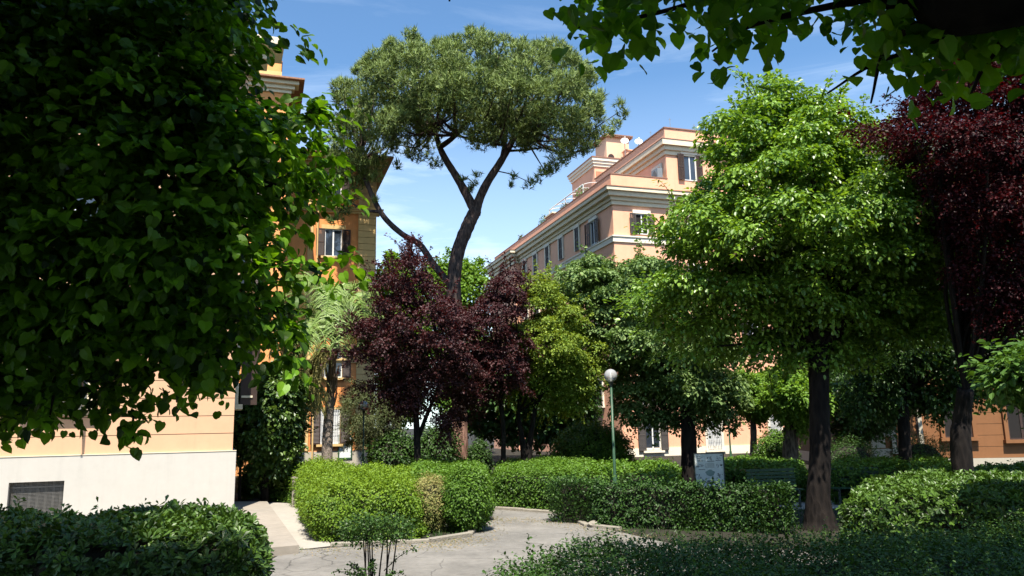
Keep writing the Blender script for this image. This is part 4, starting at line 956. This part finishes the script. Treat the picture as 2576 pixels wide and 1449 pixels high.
# red leaved tree
polyD = [(2135, 345), (2170, 305), (2225, 300), (2260, 260), (2300, 215), (2320, 160), (2370, 120), (2440, 0), (2520, -140), (2760, -200), (2760, 900), (2760, 880), (2580, 870), (2470, 850), (2410, 790), (2370, 700), (2390, 640), (2350, 570), (2310, 500), (2280, 440), (2240, 400), (2190, 390), (2150, 375)]
b = tp(2418, 1190, 15.0, 0)
tree('red_plum_tree', 'tall dark red leaved plum at the right edge, its sprays reaching over the bright linden', 'tree', polyD, 14.3, 1.9, 270, .46, 38, 9, .15, .065, RHOMB, 'leaf_red', 'bark_dark',
     [([b, tp(2416, 1120, 15.0), tp(2420, 1050, 15.0), tp(2428, 980, 14.8)], [.20, .18, .16, .14])], nl=40, rl=.06, seed=36, jn=.5, up=.5, flat=.6, wisps=260, wl=.5, droop=.2)
tree('linden_tree', 'linden at the far right edge whose lower leaves reach over the right hedge', 'tree', [(2470, 930), (2520, 870), (2600, 840), (2900, 820), (3250, 900), (3000, 1020), (2700, 1050), (2540, 1020)], 10.6, .9, 70, .35, 34, 9, .18, .10, OVAL, 'leaf_mid', 'bark_dark',
     [([(8.6, 10.6, 0), (8.6, 10.6, 1.6), (8.5, 10.6, 2.6)], [.34, .26, .2])], nl=30, rl=.08, seed=136, under=0, wisps=40)
# greens at right, behind
polyE = [(2180, 780), (2320, 680), (2400, 600), (2560, 560), (2740, 540), (2740, 1040), (2560, 1035), (2470, 1010), (2400, 1065), (2330, 1060), (2240, 1045), (2180, 1080), (2120, 1060), (2090, 960)]
b = tp(2272, 1175, 22, 0)
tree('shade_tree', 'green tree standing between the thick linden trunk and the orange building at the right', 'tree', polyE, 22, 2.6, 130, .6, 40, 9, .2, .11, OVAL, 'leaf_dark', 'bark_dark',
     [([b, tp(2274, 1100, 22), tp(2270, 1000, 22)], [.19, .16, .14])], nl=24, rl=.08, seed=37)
# young bright trees in front of the pink wall
b = tp(1892, 1170, 36, 0)
tree('young_tree', 'small bright green tree with a thin pale trunk in front of the pink wall', 'tree', [(1835, 975), (1870, 945), (1925, 935), (1950, 980), (1945, 1030), (1910, 1060), (1860, 1040)], 36, 1.2, 34, .5, 40, 8, .2, .14, RHOMB, 'leaf_bright', 'bark_grey',
     [([b, tp(1895, 1100, 36), tp(1892, 1020, 36)], [.17, .15, .12])], nl=10, rl=.07, seed=38, group='young trees by the pink building')
b = tp(1986, 1200, 29, 0)
tree('young_tree', 'bright green tree with a thicker brown trunk beside the green bench', 'tree', [(1930, 960), (1960, 925), (2010, 920), (2060, 950), (2100, 1000), (2060, 1060), (2010, 1090), (1960, 1060), (1935, 1020)], 29, 1.5, 44, .5, 42, 8, .2, .13, RHOMB, 'leaf_bright', 'bark_grey',
     [([b, tp(1988, 1120, 29), tp(1990, 1030, 29)], [.32, .27, .22])], nl=12, rl=.08, seed=39, group='young trees by the pink building')
# far trees behind pine and plums
for i, (pl, Y, bx, lm, lb) in enumerate((([(925, 720), (945, 665), (990, 640), (1030, 660), (1060, 700), (1080, 860), (1060, 1060), (950, 1060), (935, 900)], 58, 1000, 'leaf_bright', 'far bright green tree seen left of the pine trunk above the purple plum'),
                                  ([(1060, 700), (1085, 640), (1115, 618), (1160, 650), (1205, 650), (1235, 690), (1232, 800), (1240, 1000), (1200, 1080), (1100, 1080), (1070, 900)], 62, 1150, 'leaf_bright', 'far bright green tree seen right of the pine trunk above the purple plum'),
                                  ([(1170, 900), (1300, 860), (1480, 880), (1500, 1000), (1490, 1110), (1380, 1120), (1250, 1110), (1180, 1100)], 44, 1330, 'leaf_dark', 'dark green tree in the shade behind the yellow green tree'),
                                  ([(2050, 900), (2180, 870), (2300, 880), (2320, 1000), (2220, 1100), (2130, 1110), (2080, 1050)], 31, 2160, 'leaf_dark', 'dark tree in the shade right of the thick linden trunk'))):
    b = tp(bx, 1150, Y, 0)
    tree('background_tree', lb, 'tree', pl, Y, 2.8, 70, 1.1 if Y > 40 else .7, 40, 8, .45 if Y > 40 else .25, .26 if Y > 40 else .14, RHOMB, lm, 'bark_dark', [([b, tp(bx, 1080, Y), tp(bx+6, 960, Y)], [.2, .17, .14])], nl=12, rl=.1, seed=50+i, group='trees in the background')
# magnolia-like dark bush tree beside the peach building
b = tp(668, 1180, 24.6, 0)
tree('laurel_tree', 'round glossy dark green tree between the peach building and the palm', 'tree', [(590, 985), (620, 950), (680, 925), (735, 925), (760, 975), (756, 1060), (745, 1130), (730, 1185), (690, 1205), (630, 1200), (605, 1130), (592, 1040)], 24.6, 1.0, 80, .5, 44, 8, .18, .13, OVAL, 'leaf_laurel', 'bark_dark',
     [([b, tp(668, 1150, 24.6), tp(670, 1080, 24.6)], [.13, .11, .09])], nl=10, seed=41)
b = tp(605, 1180, 25.5, 0)
tree('olive_shrub_tree', 'low pale green bush tree against the corner of the peach building', 'tree', [(575, 1080), (600, 1050), (630, 1070), (635, 1120), (615, 1165), (580, 1160)], 25.5, .6, 24, .3, 40, 8, .12, .07, LANCE, 'leaf_olive', 'bark_grey', [([b, tp(605, 1150, 25.5), tp(605, 1120, 25.5)], [.05, .04, .04])], nl=8, rl=.03, seed=42)
b = tp(930, 1180, 31.5, 0)
tree('small_olive_tree', 'small grey green tree behind the left street lamp', 'tree', [(855, 1060), (862, 1000), (890, 968), (930, 975), (980, 1000), (1008, 1050), (1000, 1110), (960, 1140), (920, 1125), (900, 1140), (865, 1110)], 31.5, 1.3, 54, .36, 40, 8, .15, .08, LANCE, 'leaf_olive', 'bark_dark',
     [([b, tp(930, 1150, 31.5), tp(925, 1090, 31.5)], [.10, .08, .07]), ([b, tp(950, 1140, 31.5), tp(975, 1100, 31.5)], [.08, .06, .05])], nl=12, rl=.04, seed=43, jn=.6, fill=.15)
# palm
YM = 25.5; b = tp(822, 1175, YM, 0); root = thing('palm_tree', 'queen palm with arching fronds and one yellowed frond hanging by its trunk', 'palm', b); k = YM/FPX; rg = np.random.default_rng(60)
mb = MB(); c = curve([b, P(823, 1120, YM), P(826, 1060, YM), P(830, 1000, YM)], 10); mb.tube(c, [r*(1+.025*math.sin(i*2.3)) for i, r in enumerate(np.linspace(14.5*k, 11.5*k, len(c)))], 14); mb.build('trunk', 'bark_palm', root, True)
mb = MB(); mb.tube(curve([P(829, 1010, YM), P(834, 950, YM), P(838, 880, YM), P(842, 850, YM)], 6), list(np.linspace(11*k, 8*k, 19)), 12)
for i in range(14):
    t = rg.uniform(0, 1); y0 = 1030-t*130; ang = rg.uniform(0, 6.28); q = P(830+6*t, y0, YM); d = np.array([math.cos(ang), math.sin(ang), 0])
    mb.tube([q+d*.10, q+d*.17+Z3(.25), q+d*(.2+.1*rg.uniform())+Z3(.6)], [.05, .04, .01], 6)
mb.build('leaf_base', 'bark_palm_boot', root, True)
top = P(842, 862, YM)
def frond(pts, nleaf, ll, mat, hang, wd=.03):
    c = curve(pts, 8); mb = MB(); mb.tube(c, list(np.linspace(.03, .006, len(c))), 5); fr_ = mb.build('frond', mat, root)
    P0 = []; A0 = []; S_ = []
    for i in range(nleaf):
        t = .12+.88*(i+rg.uniform(0, .6))/nleaf; x = t*(len(c)-1.001); j = int(x); q = c[j]*(1-x+j)+c[min(j+1, len(c)-1)]*(x-j)
        tan = norm(c[min(j+1, len(c)-1)]-c[max(j-1, 0)]); sd_ = np.cross(tan, [0, 0, 1.]); sd_ = norm(sd_) if np.linalg.norm(sd_) > .1 else np.array([1., 0, 0])
        for s in (-1, 1):
            d0 = norm(sd_*s*rg.uniform(.5, 1)+tan*.5+np.array([0, 0, rg.uniform(-.2, .5)])); Ln = ll*(.45+.7*math.sin(math.pi*min(1, t*.85+.1)))*rg.uniform(.8, 1.15)
            p0 = q; pv = d0
            for sgm in range(3):
                pv = norm(pv+np.array([0, 0, -hang*(sgm*.55+.1)])); p1 = p0+pv*Ln/3; P0.append((p0, p1, sgm)); p0 = p1
    V = []; F = []; tn = []
    for (a, b_, sgm) in P0:
        sdv = norm(np.cross(b_-a, rg.normal(0, 1, 3)*.3+np.array([0, -1., .4])))*wd*(1, .85, .5)[sgm]*.5; sde = sdv*(.85, .55, .05)[sgm]; i = len(V)
        V += [a-sdv, a+sdv, b_+sde, b_-sde]; F += [i, i+1, i+2, i+3]; tn += [rg.uniform(.2, .9)]*4
    o = mk('leaflets', np.array(V), F, [4]*(len(V)//4), mat, fr_, tn)
for i in range(20):
    ang = 2*math.pi*i/20+rg.uniform(-.15, .15); rise = rg.uniform(1.2, 2.2) if i % 2 else rg.uniform(.3, 1.2); ln = rg.uniform(1.35, 1.9); d = np.array([math.cos(ang), math.sin(ang)*.9, 0])
    frond([top, top+d*ln*.35+Z3(rise*.8), top+d*ln*.75+Z3(rise), top+d*ln*1.08+Z3(rise*.55-.1), top+d*ln*1.22+Z3(rise*.1-.5)], 56, .72, 'leaf_palm', .8, .034)
for dx, ln in ((0, 0), (-12, -10), (10, 12), (-5, 20), (6, -14)):
    frond([P(842, 885, YM), P(818+dx*.5, 888, YM-.25), P(790+dx, 925+ln, YM-.4), P(782+dx, 975+ln, YM-.45), P(783+dx, 1015+ln, YM-.45)], 60, .80, 'leaf_palm_old', 1.1, .046)

#@@HEDGES
# ------------------------------------------------------------------ hedges
gt = lambda x, y, h: G(x, y, h)[:2]
hedge('dark_hedge', 'glossy dark pittosporum hedge below the peach wall, half in shade', [(-9.5, 8.2), (-2.80, 8.2), (-3.02, 9.6), (-3.80, 11.1), (-9.5, 11.5)], 1.12, 'hedge_pitto', dens=290, size=.10, shape=OBOV, seed=70, r=.3, lump=.07, m=7, whorl=True, tone_top=.1, sprig=.01, sprig_len=.25)
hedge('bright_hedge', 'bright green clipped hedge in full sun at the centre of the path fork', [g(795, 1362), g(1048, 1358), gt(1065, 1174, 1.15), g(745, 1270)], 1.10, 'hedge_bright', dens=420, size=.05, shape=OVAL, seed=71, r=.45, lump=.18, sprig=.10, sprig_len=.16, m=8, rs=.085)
c = g(1078, 1345); shrub('dry_shrub', 'half dried shrub with tan twigs between the bright hedge and the rounded green shrub', (c[0]-.02, c[1]+.55), .46, .55, 1.12, 'leaf_semidry', n=1600, size=.055, shape=LANCE, seed=72, m=7)
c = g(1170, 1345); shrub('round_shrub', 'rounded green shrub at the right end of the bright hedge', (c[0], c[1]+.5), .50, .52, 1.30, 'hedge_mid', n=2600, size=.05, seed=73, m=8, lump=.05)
hedge('back_hedge', 'green hedge beside the small concrete post at the end of the side path', [g(655, 1260), g(735, 1266), gt(820, 1164, 1.15), gt(700, 1166, 1.15)], 1.18, 'hedge_mid', dens=330, size=.06, seed=74, r=.25, lump=.07, m=6)
c = g(603, 1258); shrub('small_shrub', 'small sunlit shrub touching the corner of the white plinth', (c[0]+.1, c[1]+.3), .26, .3, 1.0, 'hedge_bright', n=500, size=.055, seed=75)
c = g(635, 1256); shrub('small_shrub', 'small dark shrub between the sunlit shrub and the back hedge', (c[0], c[1]+.8), .4, .4, 1.05, 'leaf_mid', n=500, size=.06, seed=76)
hedge('middle_hedge', 'low bright hedge behind the rounded shrub, in front of the pine', [gt(1030, 1200, 1.05), gt(1225, 1196, 1.05), gt(1215, 1164, 1.05), gt(1040, 1164, 1.05)], 1.08, 'hedge_mid', dens=260, size=.06, seed=77, r=.2, m=6)
hedge('long_hedge', 'long dark hedge with a sunlit top running back from the path behind the rounded shrub', [g(1246, 1280), g(1420, 1292), gt(1440, 1190, .96), gt(1500, 1158, .96), gt(1260, 1157, .96)], .98, 'hedge_mid', dens=270, size=.055, seed=78, r=.2, m=7, lump=.06)
hedge('long_hedge', 'wide dark hedge with rounded corner in front of the white notice board', [g(1500, 1326), g(1975, 1342), gt(1990, 1204, 1.06), gt(1700, 1200, 1.06), gt(1385, 1194, 1.06), g(1452, 1302)], 1.06, 'hedge_dark', dens=250, size=.055, seed=79, r=.2, m=7, lump=.06)
hedge('right_hedge', 'dark hedge with a glossy sunlit top at the right of the thick linden trunk', [gt(2118, 1246, 1.1), gt(2720, 1262, 1.1), gt(2720, 1163, 1.1), gt(2400, 1176, 1.1), gt(2160, 1218, 1.1)], 1.1, 'hedge_pitto', dens=290, shape=OBOV, size=.09, seed=80, r=.22, m=7, whorl=True, lump=.06, tone_top=.3, sprig=.005, sprig_len=.15)
hedge('near_hedge', 'nearest hedge along the bottom right with loose small leaved shoots', [(-.05, 5.3), (8, 5.1), (8, 8.1), (1.9, 7.95), (.3, 7.3), (-.25, 6.6)], 1.07, 'hedge_dark', dens=620, size=.030, seed=81, r=.25, m=8, rs=.07, sprig=.035, sprig_len=.24, lump=.08)
hedge('far_hedge', 'sunlit hedge behind the notice board in front of the pink wall', [gt(1815, 1173, .95), gt(2010, 1173, .95), gt(2020, 1160, .95), gt(1800, 1160, .95)], .97, 'hedge_mid', dens=160, size=.08, seed=82, r=.2, m=6)
hedge('far_hedge', 'shaded hedge behind the thick linden trunk in front of the orange building', [gt(2090, 1176, .95), gt(2390, 1172, .95), gt(2380, 1158, .95), gt(2095, 1158, .95)], 1.0, 'hedge_mid', dens=120, size=.08, seed=83, r=.2, m=6)
hedge('far_hedge', 'sunlit hedge top behind the right street lamp at the foot of the pink wall', [gt(1400, 1190, .95), gt(1690, 1188, .95), gt(1700, 1164, .95), gt(1430, 1162, .95)], .95, 'hedge_mid', dens=90, size=.09, seed=84, r=.2, m=6)
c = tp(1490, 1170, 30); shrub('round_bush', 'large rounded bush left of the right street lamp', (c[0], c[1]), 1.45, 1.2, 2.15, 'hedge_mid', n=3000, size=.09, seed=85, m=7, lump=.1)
c = tp(1205, 1170, 30); shrub('box_ball', 'clipped dark ball shrub beside the reddish pine trunk', (c[0], c[1]), .42, .42, 1.65, 'leaf_dark', n=900, size=.07, seed=86, lump=.03)
c = tp(1955, 1170, 33); shrub('round_bush', 'round bush under the young tree beside the pink wall', (c[0], c[1]), .8, .8, 1.7, 'hedge_mid', n=1200, size=.09, seed=87)
c = tp(2320, 1170, 24); shrub('leafy_bush', 'dark reddish bush in front of the shaded orange building', (c[0], c[1]), .8, .6, 1.6, 'leaf_dark', n=900, size=.09, shape=LANCE, seed=88)
c = tp(2140, 1170, 26); shrub('leafy_bush', 'shaded bush at the pale corner blocks of the orange building', (c[0], c[1]), .9, .7, 1.5, 'leaf_dark', n=900, size=.09, shape=LANCE, seed=89)
for i, (px, hh, rr, lb) in enumerate(((700, 1.3, .7, 'bush under the laurel tree against the orange wall'), (990, 2.0, 1.0, 'shaded bush left of the purple plum trunk'), (1095, 2.2, .95, 'shaded bush right of the purple plum trunk'))):
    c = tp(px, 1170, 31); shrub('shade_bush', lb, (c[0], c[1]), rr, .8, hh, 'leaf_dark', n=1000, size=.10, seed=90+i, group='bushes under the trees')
# small standard shrub in the shade before the bright hedge
rg = np.random.default_rng(95); c = np.array([(948-CX)/FPX*8.4, 8.4]); root = thing('standard_shrub', 'small shrub with bare black stems standing before the bright hedge', 'shrub', (*c, 0)); mb = MB()
for i in range(9):
    a = rg.uniform(0, 6.28); q = np.array([*(c+np.array([math.cos(a), math.sin(a)])*rg.uniform(.02, .13)), 0]); t_ = np.array([*(c+np.array([math.cos(a), math.sin(a)])*rg.uniform(.05, .3)), 1.12]); mb.tube(curve([q, (q+t_)/2+rg.normal(0, .025, 3), t_], 4), list(np.linspace(.014, .006, 9)), 5)
sh = []
for i in range(16):
    a = rg.uniform(0, 6.28); q = np.array([*(c+np.array([math.cos(a), math.sin(a)])*.08), rg.uniform(.45, .75)]); L_ = rg.uniform(.18, .42); t_ = q+np.array([math.cos(a)*L_, math.sin(a)*L_, rg.uniform(.02, .25)]); cc = curve([q, (q+t_)/2+np.array([0, 0, .03]), t_], 6); mb.tube(cc, list(np.linspace(.005, .002, len(cc))), 4); sh += cc[3:]
mb.build('stems', 'bark_dark', root)
n = 520; o = norm(rg.normal(0, 1, (n, 3))); S0 = np.array([*c, 1.16])+o*np.array([.42, .26, .15])*(rg.uniform(.15, 1, n)**.4)[:, None]
pos = np.concatenate([np.repeat(S0, 5, 0)+rg.normal(0, .03, (n*5, 3)), np.repeat(np.array(sh), 4, 0)+rg.normal(0, .015, (len(sh)*4, 3))])
leaves('foliage', pos, rg.normal(0, .6, pos.shape)+Z3(.7), rg.normal(0, 1, pos.shape), .032, OVAL, 'leaf_dark', root, None, .3, rg)

#@@FURNITURE
# ------------------------------------------------------------------ street furniture
def lamp(label, px, py, Y, zt, rg_=.17, hidden=False):
    q = P(px, py, Y); r = thing('street_lamp', label, 'street lamp', (q[0], q[1], 0), 'globe street lamps')
    b = np.array([q[0], q[1], 0]); mb = MB()
    mb.tube([b, b+Z3(.03), b+Z3(.05), b+Z3(.9), b+Z3(.95), b+Z3(zt-.25)], [.11, .11, .055, .055, .038, .030], 12); mb.build('pole', 'green_paint', r, True)
    mb = MB(); mb.tube([b+Z3(zt-.27), b+Z3(zt-.2), b+Z3(zt-rg_+.01)], [.035, .055, .075], 12); mb.build('collar', 'lamp_cap', r)
    mb = MB(); mb.sphere(b+Z3(zt), rg_, 28, 18); mb.build('globe', 'globe_glass', r, True)
    mb = MB(); mb.tube([b+Z3(zt-rg_*.85), b+Z3(zt-.05), b+Z3(zt+.06)], [.03, .03, .022], 10); mb.build('bulb', 'white_paint', r)
q = P(1547, 1180, 20.0); zt = P(1530, 945, 20.0)[2]; lamp('green globe street lamp standing before the grey green linden, the nearer and taller one', 1545, 1170, 20.0, zt)
zt = P(914, 1021, 28)[2]; lamp('green globe street lamp right of the palm, in front of the small olive tree', 913, 1150, 28.0, zt)
lamp('thin green lamp right of the notice board, its globe hidden in leaves', 1838, 1150, 34.0, 4.1)
# notice board
YS = 21.5; a = P(1746, 1142, YS); b = P(1817, 1139, YS); w = np.linalg.norm((b-a)[:2]); frN = frame(a, (b-a)[:2]); zt = a[2]; r = thing('notice_board', 'white notice board with small drawings and a tree picture behind the dark hedge', 'sign', (a[0], a[1], 0))
mb = MB(); mb.fbox(frN, 0, w, -.02, .0, zt-1.0, zt); mb.build('panel', 'sign_white', r)
mb = MB(); mb.fbox(frN, -.015, w+.03, -.03, .012, zt, zt+.025); mb.fbox(frN, w, w+.03, -.03, .012, zt-1.0, zt); mb.fbox(frN, -.025, -.001, -.03, .012, zt-1.0, zt); mb.build('frame', 'lamp_cap', r)
mb = MB(); mb.fbox(frN, .06, .10, -.06, -.021, 0, zt-.05); mb.fbox(frN, w-.10, w-.06, -.06, -.021, 0, zt-.05); mb.build('post', 'green_paint', r)
rg = np.random.default_rng(97); mb = MB()
def ink(x0, x1, y0, y1, d=.003): mb.fbox(frN, x0*w, x1*w, .001, d, zt-y1*w, zt-y0*w)
for cx_, cy_ in ((.18, .12), (.5, .14), (.84, .12), (.18, .42), (.86, .42), (.10, .75), (.84, .72), (.12, .92)):
    for i in range(9):
        x = cx_+rg.uniform(-.1, .1); y = cy_+rg.uniform(-.07, .07)
        if rg.uniform() < .5: ink(x, x+.012, y, y+rg.uniform(.03, .07), .0030+.0002*i)
        else: ink(x, x+rg.uniform(.03, .07), y, y+.010, .0030+.0002*i)
for x0, x1, y in ((.10, .28, .235), (.44, .68, .25), (.74, .92, .225), (.12, .34, .53)): ink(x0, x1, y, y+.016, .0055)
for i in range(5): ink(.36, .68, .33+i*.035, .335+i*.035, .0052)
for i in range(5): ink(.05+i*.018, .062+i*.018, .42, .46, .0056); ink(.89+i*.014, .90+i*.014, .39, .43, .0056)
ink(.58, .62, .78, 1.0, .006)
for i in range(14): x = .12+i*.03; ink(x, x+.018, .93+.03*math.sin(i), .99, .0057)
mb.build('lettering', 'sign_ink', r)
mb = MB(); cc = frN[0]+frN[1]*w*.52+Z3(zt-.66*w)
pts = [cc+frN[1]*(.16*w*math.cos(t)*(1+.12*math.sin(5*t)))+Z3(.11*w*math.sin(t)*(1+.1*math.cos(4*t)))+frN[2]*.0012 for t in np.linspace(0, 2*math.pi, 26)[:-1]]
mb.add(pts, [list(range(len(pts)))]); pts = [p_+frN[1]*.03 for p_ in pts]; mb.build('tree_picture', 'sign_tree', r)
# benches
def bench(label, px, Y, ang, w=1.7):
    q = P(px, 1170, Y); r = thing('park_bench', label, 'bench', (q[0], q[1], 0), 'green slatted benches'); fr_ = frame(q, (math.cos(ang), math.sin(ang)))
    for i in range(5):
        mb = MB(); z = .52+i*.09; mb.fbox(fr_, -w/2, w/2, -.26-i*.018, -.235-i*.018, z, z+.065); mb.build('back_slat', 'green_paint', r)
    for i in range(5):
        mb = MB(); mb.fbox(fr_, -w/2, w/2, -.20+i*.09, -.13+i*.09, .43, .455); mb.build('seat_slat', 'green_paint', r)
    for u in (-w/2+.15, w/2-.15):
        mb = MB(); mb.fbox(fr_, u-.025, u+.025, -.22, .24, .39, .428); mb.fbox(fr_, u-.025, u+.025, .19, .24, 0, .388); mb.fbox(fr_, u-.025, u+.025, -.26, -.21, 0, .388)
        o_, u_, n_ = fr_; mb.tube([o_+u_*u+n_*-.24+Z3(.43), o_+u_*u+n_*-.36+Z3(.95)], .022, 6); mb.build('leg', 'lamp_cap', r)
bench('green slatted bench seen over the dark hedge left of the thick linden trunk', 1948, 20.6, R(6), 1.3)
bench('green slatted bench in deep shade right of the thick linden trunk', 2150, 20.6, R(-8), 1.3)
# concrete post at the corner of the bright hedge
q = g(741, 1276); r = thing('concrete_post', 'small pale concrete post at the back left corner of the bright hedge', 'post', (*q, 0)); mb = MB(); mb.box(q[0]-.07, q[0]+.07, q[1]-.07, q[1]+.07, 0, .80); mb.build('shaft', 'kerb_stone', r); mb = MB(); mb.box(q[0]-.09, q[0]+.09, q[1]-.09, q[1]+.09, .80, .86); mb.build('cap', 'kerb_stone', r)
# stone lumps at the hedge corner
for i, (px, py, s, lb) in enumerate(((1462, 1312, .16, 'rough pale stone at the rounded corner of the dark hedge, the left one'), (1492, 1326, .12, 'rough pale stone at the rounded corner of the dark hedge, the right one'))):
    q = g(px, py); rg = np.random.default_rng(99+i); mb = MB(); mb.sphere((q[0], q[1], .06), s, 12, 8, .6); mb.v = [tuple(np.array(v)+norm(np.array(v)-np.array([q[0], q[1], .06]))*rg.normal(0, .012)) for v in mb.v]; o = mb.build('kerb_rock', 'kerb_stone', None); tag(o, lb, 'stone', 'stones at the hedge corner')
# fallen leaves along the path edges
rg = np.random.default_rng(101); n = 2600; u = rg.uniform(0, 1, n); A = [g(760, 1382), g(1080, 1368), g(1190, 1352), g(1232, 1300), g(1420, 1310), g(1600, 1350)]; A = np.array(A); x = u*(len(A)-1); j = np.minimum(x.astype(int), len(A)-2); q = A[j]+(A[j+1]-A[j])*(x-j)[:, None]; q = q+np.stack([rg.normal(0, .3, n), -np.abs(rg.normal(0, .5, n))], 1)
o = leaves('fallen_leaves', np.concatenate([q, np.full((n, 1), .012)], 1), np.tile([0, 0, 1.], (n, 1)), norm(rg.normal(0, 1, (n, 3))*[1, 1, 0]), .035, RHOMB, 'leaf_dry', None, None, .15, rg); o['kind'] = 'stuff'
# low plants and weeds on the soil beds
rg = np.random.default_rng(102); n = 22000; q = np.stack([rg.uniform(-7, 14, n), rg.uniform(12, 36, n)], 1); ok = ~inpoly(q, [tuple(p) for p in asph]) & ~inpoly(q, [(1.5, 19.4), (13, 20.5), (13, 23.2), (1.5, 22.4)]) & ~inpoly(q, [tuple(p) for p in pv]) & ~inpoly(q, [tuple(g(660, 1262)), tuple(g(745, 1268)), tuple(g(835, 1374)), tuple(g(745, 1384))]) & ~inpoly(q, [tuple(g(1255, 1262)), tuple(g(1195, 1262)), (-4.5, 24.5), (1.5, 24.0), (1.5, 22.3), (-.6, 22.3)]); q = q[ok]; n = len(q)
m = 3; pos = np.repeat(np.concatenate([q, np.full((n, 1), .0)], 1), m, 0)+rg.normal(0, .02, (n*m, 3))*[1, 1, 0]; ax = norm(rg.normal(0, .5, pos.shape)+Z3(1)); o = leaves('ground_cover', pos, rg.normal(0, 1, pos.shape)+[0, -.5, .3], ax, .11, (NEEDLE[0]*np.array([1.6, 1, 1]), NEEDLE[1]), 'leaf_dark', None, None, .2, rg); o['kind'] = 'stuff'
